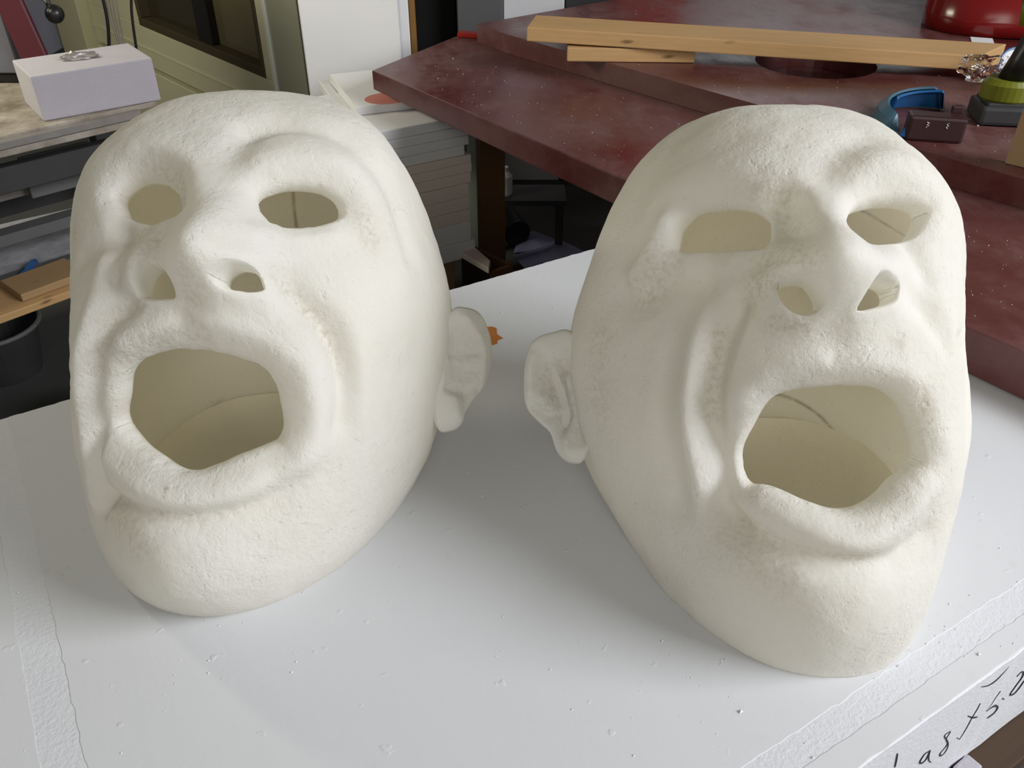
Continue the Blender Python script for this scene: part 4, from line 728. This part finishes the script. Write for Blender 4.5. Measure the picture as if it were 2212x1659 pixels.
# crumpled clear film
rs = np.random.RandomState(4)
bm = bmesh.new(); bmesh.ops.create_icosphere(bm, subdivisions=4, radius=1)
for v in bm.verts:
    p = np.array([v.co]); k = 1 + .45 * hash_noise(p + 3, 2.2, 31)[0] + .3 * abs(hash_noise(p + 9, 5.5, 32)[0])
    v.co = Vector((v.co.x * .052 * k, v.co.y * .036 * k, v.co.z * .026 * k))
q = bm_obj('clear_film', bm, M_CLEAR); q.location = (1.148, 2.139, 0.982); tag(q, 'crumpled clear plastic film at the right end of the long plank', 'film')
ld = empty('plastic_lid', (1.229, 2.176, 0.95), .2, 'pale plastic lid with a blue rim behind the drill grip', 'lid')
ld.location.z = .975; ld.rotation_euler = (math.radians(70), 0, .2)
bm = bmesh.new(); add_lathe(bm, [(.045, 0), (.045, .006), (.04, .008)], n=32); bm_obj('lid_disc', bm, M_WHITEF, ld)
bm = bmesh.new(); prof = []
for k in range(33):
    a = 2 * math.pi * k / 32; prof.append((.046 * math.cos(a), .046 * math.sin(a), .008))
add_tube(bm, prof, .003, 6, cap=False); bm_obj('blue_rim', bm, M_BLUE, ld)
# red glossy moulded body at the top right
bm = bmesh.new(); n, m = 48, 18; g = []
for j in range(m + 1):
    s = j / m; row = []
    for i in range(n):
        a = 2 * math.pi * i / n; r = .46 * (1 - .55 * s ** 1.6); z = .30 * math.sin(s * math.pi / 2) ** .8
        if j == 0: z = .0
        row.append(bm.verts.new((r * 1.45 * math.cos(a), r * .62 * math.sin(a) + .1 * s, z + .035 * (1 + math.cos(a - .3)) * (1 - s))))
    g.append(row)
for j in range(m):
    for i in range(n): bm.faces.new((g[j][i], g[j][(i + 1) % n], g[j + 1][(i + 1) % n], g[j + 1][i]))
bm.faces.new(g[-1]); bm.faces.new(g[0][::-1])
q = bm_obj('red_moulding', bm, M_REDBODY, smooth=True); q.location = (1.92, 2.93, .937); q.rotation_euler = (0, 0, .25)
tag(q, 'glossy red moulded body on the board at the top right corner', 'moulding')
q = bar_thing('paper_sheet', 'white marked paper under the edge of the glossy red moulding', 'paper', (1.318, 2.57, 0.9357), (1.374, 2.549, 0.9357), .10, .001, M_WHITEF, bevel=0)
q = bar_thing('red_strip', 'bright red strip between the two red boards at their left end', 'strip', (-0.176, 2.898, 0.8815), (-0.053, 2.874, 0.8815), .035, .012, M_RED_BRIGHT, bevel=.001)

# ---------------------------------------------------------------- stack of foam sheets behind the left mask
rs = random.Random(3)
C0 = Vector((-0.1251, 2.453, 0.5611)); uu = Vector((.852, .524, 0)); vv = Vector((-.524, .852, 0))
lay = [0.324,0.381,0.4459,0.4851,0.5267,0.5675,0.5991,0.6302,0.6554,0.6858,0.7131,0.74,0.7693]
STACK_N = len(lay) - 1
for i in range(STACK_N):
    z0, z1 = lay[i] + (.0006), lay[i + 1]
    off = [.012, .0, .0, -.004, -.004, .006, .010, .006, -.012, .0, .006, -.004][i]; inset = [0, .003, 0, .002, 0, .004, .004, .0, .006, 0, .003, .006][i]
    L = [.60, .60, .58, .60, .57, .57, .55, .52, .43, .41, .40, .36][i]
    nm = 'foam_sheet'
    bm = bmesh.new(); add_box(bm, (-L / 2, .2, (z1 - z0) / 2), (L, .4, z1 - z0))
    q = bm_obj(nm, bm, M_WHITEF if i > 7 or i < 2 else M_PINKF, bevel=.002, seg=1)
    q.location = (C0.x + uu.x * off + vv.x * inset, C0.y + uu.y * off + vv.y * inset, z0); q.rotation_euler = (0, 0, math.atan2(.524, .852) + rs.uniform(-.008, .008))
    tag(q, ['%s foam sheet, %s in the stack under the red board' % ('white' if (i > 7 or i < 2) else 'cream', w) for w in ('lowest', 'second from the bottom', 'third from the bottom', 'fourth from the bottom', 'fifth from the bottom', 'sixth from the bottom', 'sixth from the top', 'fifth from the top', 'fourth from the top', 'third from the top', 'second from the top', 'topmost full sheet')][i], 'foam sheet', 'foam sheets stacked under the red board')
zt = lay[-1]
# wider sheets lying on top, poking out to the left
T0 = Vector((-0.895, 4.907, 0.0)) if False else None
def sheet_on(px_corner, z, L, W, th, label, mat=M_WHITEF, ang=None):
    bm = bmesh.new(); add_box(bm, (L / 2, W / 2, th / 2), (L, W, th)); q = bm_obj('foam_sheet', bm, mat, bevel=.002, seg=1)
    q.location = (px_corner[0], px_corner[1], z); q.rotation_euler = (0, 0, math.atan2(.524, .852) if ang is None else ang)
    tag(q, label, 'foam sheet', 'foam sheets stacked under the red board'); return q
q = sheet_on(((-0.444, 2.449)), zt + .001, .34, .36, .026, 'wide white foam sheet with a salmon stain, on top of the stack', ang=.38)
bm = bmesh.new(); add_lathe(bm, [(.055, .0), (.055, .0008)], c=(.085, .045, .0262), n=28); sx = bm_obj('paint_stain', bm, M_SALMON, q); sx.scale = (1.25, 1, 1); tag(sx, 'salmon paint stain')
q = sheet_on(((-0.487, 2.477)), zt - .0275, .03, .36, .026, 'white foam sheet end poking out left below the salmon-stained one', ang=.38)
# support below the stack
bm = bmesh.new(); add_box(bm, (-.32, .2, .0), (.56, .38, lay[0] - .004)); q = bm_obj('brown_box', bm, M_CARD, bevel=.003)
q.location = (C0.x - .02, C0.y + .03, (lay[0] - .004) / 2 + .001); q.rotation_euler = (0, 0, math.atan2(.524, .852)); tag(q, 'brown cardboard box under the stack of foam sheets', 'box')
bm = bmesh.new(); add_box(bm, (0, 0, .41), (.045, .05, .82)); q = bm_obj('pale_post', bm, M_PALEGREEN, bevel=.003); q.location = (-0.134, 2.95, .001)
tag(q, 'pale green metal post between the foam stack and the trestle leg', 'post')

# tray, can, papers on the floor behind the block
ct = empty('low_crate', (.0, 2.12, 0), .35, 'dark open crate behind the block, beside the foam stack', 'crate')
sc = [(-0.153, 2.423, 0.33), (-0.069, 2.336, 0.33), (-0.001, 2.385, 0.33), (-0.14, 2.528, 0.33)]
for a, b in ((0, 1), (1, 2), (2, 3), (3, 0)):
    bm = bmesh.new(); R35 = Matrix.Rotation(-.35, 4, 'Z'); pa_ = R35 @ (Vector(sc[a]) - Vector((0, 2.12, 0))); pb_ = R35 @ (Vector(sc[b]) - Vector((0, 2.12, 0)))
    pa_.z = pb_.z = .165; add_bar(bm, pa_, pb_, .012, .33); bm_obj('side_board', bm, M_BROWN if a else M_BLACK, ct)
bm = bmesh.new(); pts = [(-0.156, 2.425), (-0.07, 2.32), (-0.066, 2.375), (-0.14, 2.511)]
add_prism(bm, pts, .331, .350); q = bm_obj('foam_strip', bm, M_PINKF, bevel=.002, seg=1); tag(q, 'pale foam strip lying on the dark open crate', 'foam strip')
bm = bmesh.new(); a_ = Vector((-0.027, 3.342, 0.06)); b_ = Vector((0.022, 3.185, 0.06)); add_tube(bm, [a_, b_], .055, 24); q = bm_obj('black_can', bm, M_BLACK, smooth=False, bevel=.006)
tag(q, 'shiny black can lying on the floor beside the trestle leg', 'can')
def crumpled_sheet(name, outline, z, amp, mat, label, cat, seed):
    bm = bmesh.new(); c = np.mean(np.array(outline), 0); n_ = len(outline); V = [(0, tuple(c))]; rings = [[bm.verts.new((c[0], c[1], z + amp))]]
    for r in (1, 2, 3, 4, 5, 6):
        f = r / 6; rings.append([])
        ol = [np.array(outline[i // 4]) * (1 - (i % 4) / 4) + np.array(outline[(i // 4 + 1) % n_]) * ((i % 4) / 4) for i in range(n_ * 4)]
        for p in ol:
            x, y = c + (p - c) * f; zz = z + amp * (1 + hash_noise(np.array([[x, y, seed]]), 11, seed)[0]) * (1.15 - f)
            rings[-1].append(bm.verts.new((x, y, zz + .001)))
    k = n_ * 4
    for i in range(k): bm.faces.new((rings[0][0], rings[1][i], rings[1][(i + 1) % k]))
    for r in range(1, 6):
        for i in range(k): bm.faces.new((rings[r][i], rings[r + 1][i], rings[r + 1][(i + 1) % k], rings[r][(i + 1) % k]))
    q = bm_obj(name, bm, mat); md = q.modifiers.new('thickness', 'SOLIDIFY'); md.thickness = .0008; return tag(q, label, cat)
crumpled_sheet('paper_sheet', [(0.007, 3.119),(0.023, 3.261),(0.09, 3.328),(0.18, 3.247),(0.129, 3.161)], .002, .02, M_PAPER, 'crumpled lavender paper on the floor, the farther of two', 'paper', 5)
crumpled_sheet('paper_sheet', [(0.004, 3.046),(0.118, 3.12),(0.186, 3.197),(0.285, 3.079),(0.237, 2.94),(0.059, 2.902)], .03, .02, M_PAPER, 'lavender paper on the floor close behind the block, the nearer of two', 'paper', 6)
q = bar_thing('white_bottle', 'small pale bottle standing behind the trestle leg', 'bottle', (-0.031, 3.0, 0.308), (-0.031, 3.05, 0.286), .02, .02, M_WHITEF) if False else None
bm = bmesh.new(); add_lathe(bm, [(.024, 0), (.027, .01), (.027, .075), (.012, .095), (.012, .11)], n=20); q = bm_obj('pale_bottle', bm, M_WHITEF, smooth=False)
q.location = (-0.025, 3.1, 0.263)
bs = bmesh.new(); add_box(bs, (0, 0, 0), (.34, .16, .02)); sh2 = bm_obj('low_shelf', bs, M_DARK); sh2.location = (q.location.x + .06, q.location.y + .02, q.location.z - .011); tag(sh2, 'dark narrow ledge behind the trestle leg', 'shelf')
for sx in (-.15, .15): bs = bmesh.new(); add_box(bs, (sx, 0, -(q.location.z - .02) / 2 - .01), (.03, .03, q.location.z - .022)); bm_obj('leg', bs, M_DARK, sh2)
tag(q, 'small pale bottle on the dark ledge behind the trestle leg', 'bottle')

# ---------------------------------------------------------------- tall panels at the back
def slab_thing(name, label, cat, x0, x1, y, z0, z1, d, mat, group=None, rz=0):
    bm = bmesh.new(); add_box(bm, ((x1 - x0) / 2, d / 2, (z1 - z0) / 2), (x1 - x0, d, z1 - z0)); q = bm_obj(name, bm, mat, bevel=.004, seg=1)
    q.location = (x0, y, z0 + .001); q.rotation_euler = (0, 0, rz); return tag(q, label, cat, group, 'thing')
slab_thing('foam_slab', 'tall wide white foam panel standing behind the foam stack', 'panel', -0.698, -0.373, 3.0, 0, 1.8, .06, M_WHITEF, 'tall panels at the back')
slab_thing('foam_slab', 'narrow white panel just right of the wide foam one, brown strip at its edge', 'panel', -0.388, -0.347, 3.065, 0, 1.8, .05, M_WHITEF, 'tall panels at the back')
slab_thing('wood_strip', 'thin brown wooden strip standing at the edge of the white panels', 'strip', -0.346, -0.327, 3.07, 0, 1.8, .04, wood_mat('tan_wood', (.22, .11, .03), (.30, .16, .05)))
slab_thing('dark_gap_box', 'near-black box standing in for the dark gap between the wooden strip and the grey cabinet', 'cabinet', -0.391, -0.227, 3.7, 0, 1.9, .5, M_SHADE)  # near-black colour gives the shade of an open gap; no cabinet there
slab_thing('grey_cabinet', 'grey cabinet behind the left end of the red boards', 'cabinet', -0.217, -0.039, 3.6, 0, 1.9, .5, M_MIDG)
slab_thing('foam_slab', 'square pale panel right of the grey cabinet at the top', 'panel', -0.037, 0.222, 3.9, 0, 1.9, .05, M_WHITEF, 'tall panels at the back')
slab_thing('dark_cabinet', 'dark grey cabinet at the top, left of the bright red crate', 'cabinet', 0.226, 0.435, 3.9, 0, 1.9, .5, M_DARK)
slab_thing('red_crate', 'bright red crate behind the boards at the top edge', 'crate', 0.439, 0.733, 3.9, 0, 1.9, .4, M_RED_BRIGHT)

# ---------------------------------------------------------------- cream machine on the left
MQ = Vector((-.62, 3.0, 0)); md_ = Vector((-.669, .743, 0)); mn = Vector((.743, .669, 0)) * -1
mc = empty('cream_machine', MQ, math.atan2(.743, -.669), 'cream enamelled machine cabinet with a dark sliding window', 'machine')
# local x runs away from the camera along the front, local -y... front faces +y after this turn
def mbox(name, s0, s1, z0, z1, y0, y1, mat, parent=mc, bevel=.003):
    y0 = max(y0, -.24)
    bm = bmesh.new(); add_box(bm, ((s0 + s1) / 2, (y0 + y1) / 2, (z0 + z1) / 2), (s1 - s0, y1 - y0, z1 - z0)); return bm_obj(name, bm, mat, parent, bevel=bevel, seg=1)
# y: positive towards the viewer
mbox('side_column', .165, .375, .002, 1.75, -.6, .004, M_OLIVE)
mbox('edge_strip', .377, .402, .002, 1.75, -.2, .012, M_STRIP)
mbox('sill_panel', .404, 2.32, .44, .625, -.6, .0, M_CREAM)
mbox('base_panel', .404, 2.32, .002, .425, -.6, .012, M_CREAM)
mbox('base_groove', .404, 2.32, .425, .44, -.6, -.03, M_DARK, bevel=0)
mbox('sill_bead', .404, 2.32, .522, .530, -.002, .006, M_CREAM, bevel=.001)
mbox('window_post', .404, .475, .626, 1.75, -.6, .0, M_CREAM)
mbox('window_post', 1.66, 2.32, .626, 1.75, -.6, .0, M_CREAM)
mbox('top_panel', .476, 1.659, 1.35, 1.75, -.6, .0, M_CREAM)
fr = mbox('window_frame', .476, 1.659, .626, .662, -.06, .004, M_GASKET)
mbox('window_frame', .476, .500, .662, 1.349, -.06, .004, M_GASKET); mbox('window_frame', 1.63, 1.659, .662, 1.349, -.06, .004, M_GASKET)
mbox('window_mullion', .93, 1.06, .662, 1.349, -.08, -.012, M_BLACK)
mbox('window_pane', .501, .929, .663, 1.349, -.05, -.044, M_PANE2); mbox('window_pane', 1.061, 1.629, .663, 1.349, -.05, -.044, M_PANE)
mbox('rear_column', 2.33, 2.75, .002, 1.75, -.6, .06, M_CREAM)
# cables hanging in front of it
def pts3(*p): return list(p)
def cable(label, pts, r, mat, group):
    bm = bmesh.new(); add_tube(bm, smooth_chain(pts, 5) if len(pts) > 2 else pts, r, 8); return tag(bm_obj('cable', bm, mat, smooth=True), label, 'cable', group)
MV = (-.743 * -1, 0)
cable('thick black cable hanging behind the foam box, the left one', [(-1.249, 2.82, 1.046), (-1.249, 2.82, 0.981), (-1.255, 2.82, 0.927), (-1.27, 2.82, 0.858)], .0055, M_BLACK, 'cables hanging by the machine')
cable('thinner black cable hanging just left of the machine window', [(-1.152, 2.82, 1.046), (-1.169, 2.82, 0.981), (-1.179, 2.82, 0.906), (-1.187, 2.82, 0.815)], .0045, M_BLACK, 'cables hanging by the machine')
for k, nmz in enumerate(('leftmost', 'second', 'third', 'rightmost')):
    cable('thin grey wire in the bundle between the black cables, the %s' % nmz, [(-1.242, 2.84, 1.043) if k == 0 else [(-1.234, 2.84, 1.043), (-1.225, 2.84, 1.043), (-1.214, 2.84, 1.043)][k - 1],
        [(-1.25, 2.84, 0.963), (-1.241, 2.84, 0.963), (-1.232, 2.84, 0.963), (-1.221, 2.84, 0.963)][k], [(-1.244, 2.84, 0.888), (-1.239, 2.84, 0.888), (-1.233, 2.84, 0.888), (-1.226, 2.84, 0.888)][k], [(-1.233, 2.84, 0.839), (-1.229, 2.84, 0.839), (-1.224, 2.84, 0.839), (-1.218, 2.84, 0.839)][k]], .002, M_STEEL, 'cables hanging by the machine')
lv = empty('lever', (-1.349, 2.7, 0.992), 0, 'black ball knob on a chrome lever above the foam box', 'lever')
bm = bmesh.new(); bmesh.ops.create_uvsphere(bm, u_segments=24, v_segments=16, radius=.0265); bm_obj('knob', bm, M_BLACK, lv, smooth=True)
bm = bmesh.new(); add_tube(bm, [(-.012, .0, .018), (-.045, .01, .09), (-.10, .03, .2)], .0055, 10); bm_obj('rod', bm, M_CHROME, lv, smooth=True)
q = slab_thing('maroon_board', 'maroon board leaning behind the foam box at the top left', 'board', -1.434, -1.356, 2.62, .8, 1.4, .02, M_MAROON); q.rotation_euler = (0, -.16, 0)
q = slab_thing('grey_box', 'blue-grey metal box at the left edge behind the foam box', 'box', -1.80, -1.484, 2.66, .83, 1.35, .3, plain('blue_grey', (.12, .12, .15), .6))
slab_thing('rubber_foot', 'black block under the blue-grey metal box', 'block', -1.78, -1.488, 2.67, .8005, .829, .25, M_BLACK)

# ---------------------------------------------------------------- bench at the left with the foam box on it
f0, f1 = Vector((-1.317, 2.171, 0.8)), Vector((-1.009, 2.475, 0.8)); bd = (f1 - f0).normalized(); bnn = Vector((-bd.y, bd.x, 0)); f00 = f0 - bd * 1.0
bc = empty('workbench', (f00.x, f00.y, 0), math.atan2(bd.y, bd.x), 'dusty workbench at the left edge carrying the foam box', 'workbench')
BL = (f1 - f00).length
def bbox(name, x0, x1, y0, y1, z0, z1, mat, bevel=.002): bm = bmesh.new(); add_box(bm, ((x0 + x1) / 2, (y0 + y1) / 2, (z0 + z1) / 2), (x1 - x0, y1 - y0, z1 - z0)); return bm_obj(name, bm, mat, bc, bevel=bevel, seg=1)
bbox('bench_top', 0, BL, 0.02, .62, .786, .800, M_BENCH)
bbox('edge_rail', 0, BL - .06, -.005, .019, .772, .792, M_STEEL); bbox('edge_rail', 0, BL - .1, .0, .62, .752, .770, M_BENCH)
bbox('front_beam', .3, BL, .08, .12, .63, .70, M_DARK); bbox('back_beam', 0, BL, .52, .56, .40, .50, M_DARK)
bbox('leg', BL - .10, BL - .05, .30, .36, .001, .75, M_DARK); bbox('leg', BL - .62, BL - .57, .50, .55, .001, .75, M_DARK); bbox('leg', .1, .15, .1, .15, .001, .75, M_DARK)
bbox('brace', .2, BL - .1, .22, .26, .56, .60, M_STEEL)
br = bbox('bracket_plate', BL - .36, BL - .16, .18, .20, .56, .68, M_MIDG)
bm = bmesh.new(); add_lathe(bm, [(.010, 0), (.010, .006)], n=18, M=Matrix.Translation((BL - .27, .179, .645)) @ Matrix.Rotation(math.pi / 2, 4, 'X')); bm_obj('hole_disc', bm, M_BLACK, bc)  # flat black disc painted as the dark hole in the bracket plate
bbox('rail', 0, BL, .24, .30, .42, .455, M_MIDG); bbox('rail', 0, BL, .16, .20, .33, .36, M_MIDG)
fb = empty('foam_box', (-1.265, 2.307, .8005), math.atan2(.190, .249), 'thick pale grey foam box-shaped block on the workbench', 'block')
bm = bmesh.new(); add_prism(bm, [(0, 0), (.318, 0), (.318, .21), (0, .21)], 0, .118); bm_obj('block_body', bm, M_GREYF, fb, bevel=.004)
bm = bmesh.new(); bmesh.ops.create_icosphere(bm, subdivisions=3, radius=1)
for v in bm.verts:
    p = np.array([v.co]); k = 1 + .5 * hash_noise(p + 1, 2.5, 41)[0]; v.co = Vector((v.co.x * .05 * k, v.co.y * .018 * k, abs(v.co.z) * .016 * k))
q = bm_obj('crumpled_foil', bm, M_STEEL); q.location = (-1.211, 2.486, 0.92); q.rotation_euler = (0, 0, .5); tag(q, 'crumpled grey foil scrap on top of the grey foam block', 'scrap')

# low pallet with planks, blue cloth and papers
lp = empty('low_platform', (-1.62, 2.05, 0), math.atan2(bd.y, bd.x) - .15, 'white splattered low platform under the workbench', 'platform')
bm = bmesh.new(); add_box(bm, (.2, .30, .325), (1.1, .5, .03)); bm_obj('platform_top', bm, plain('splattered', (.40, .40, .44), .8, var=.6, scale=22), lp, bevel=.002, seg=1)
for sx in (-.25, .55): bm = bmesh.new(); add_box(bm, (sx, .35, .155), (.05, .2, .31)); bm_obj('leg', bm, M_DARK, lp)
bar_thing('plank', 'short pale plank under the workbench, upper of the two', 'plank', (-1.355, 2.079, 0.372), (-1.233, 2.221, 0.372), .13, .022, M_PINE2, 'planks under the workbench')
bar_thing('plank', 'longer pale plank under the workbench, lower of the two', 'plank', (-1.482, 1.895, 0.348), (-1.223, 2.181, 0.348), .20, .022, M_PINE, 'planks under the workbench')
crumpled_sheet('blue_cloth', [(-1.462, 2.181),(-1.485, 2.267),(-1.456, 2.317),(-1.467, 2.388),(-1.424, 2.332),(-1.387, 2.243),(-1.416, 2.201)], .343, .030, M_BLUEBAG, 'crumpled blue cloth beside the planks under the workbench', 'cloth', 9)
tub = empty('dark_tub', (-1.62, 2.29, 0.0), 0, 'dark round tub on the floor at the left edge', 'tub')
bm = bmesh.new(); add_lathe(bm, [(.10, .001), (.13, .16), (.135, .165), (.125, .165), (.095, .02)], n=32); bm_obj('tub_body', bm, M_DARK, tub)
bm = bmesh.new(); ring = [(.137 * math.cos(2 * math.pi * k / 32), .137 * math.sin(2 * math.pi * k / 32), .17) for k in range(33)]; add_tube(bm, ring, .008, 8, cap=False); bm_obj('rim', bm, M_MIDG, tub, smooth=True)
bm = bmesh.new(); add_box(bm, (0, 0, .1), (.30, .22, .20), rz=.3); q = bm_obj('dark_case', bm, M_DARK, bevel=.01); q.location = (-1.05, 1.95, .001); tag(q, 'dark case on the floor under the planks', 'case')
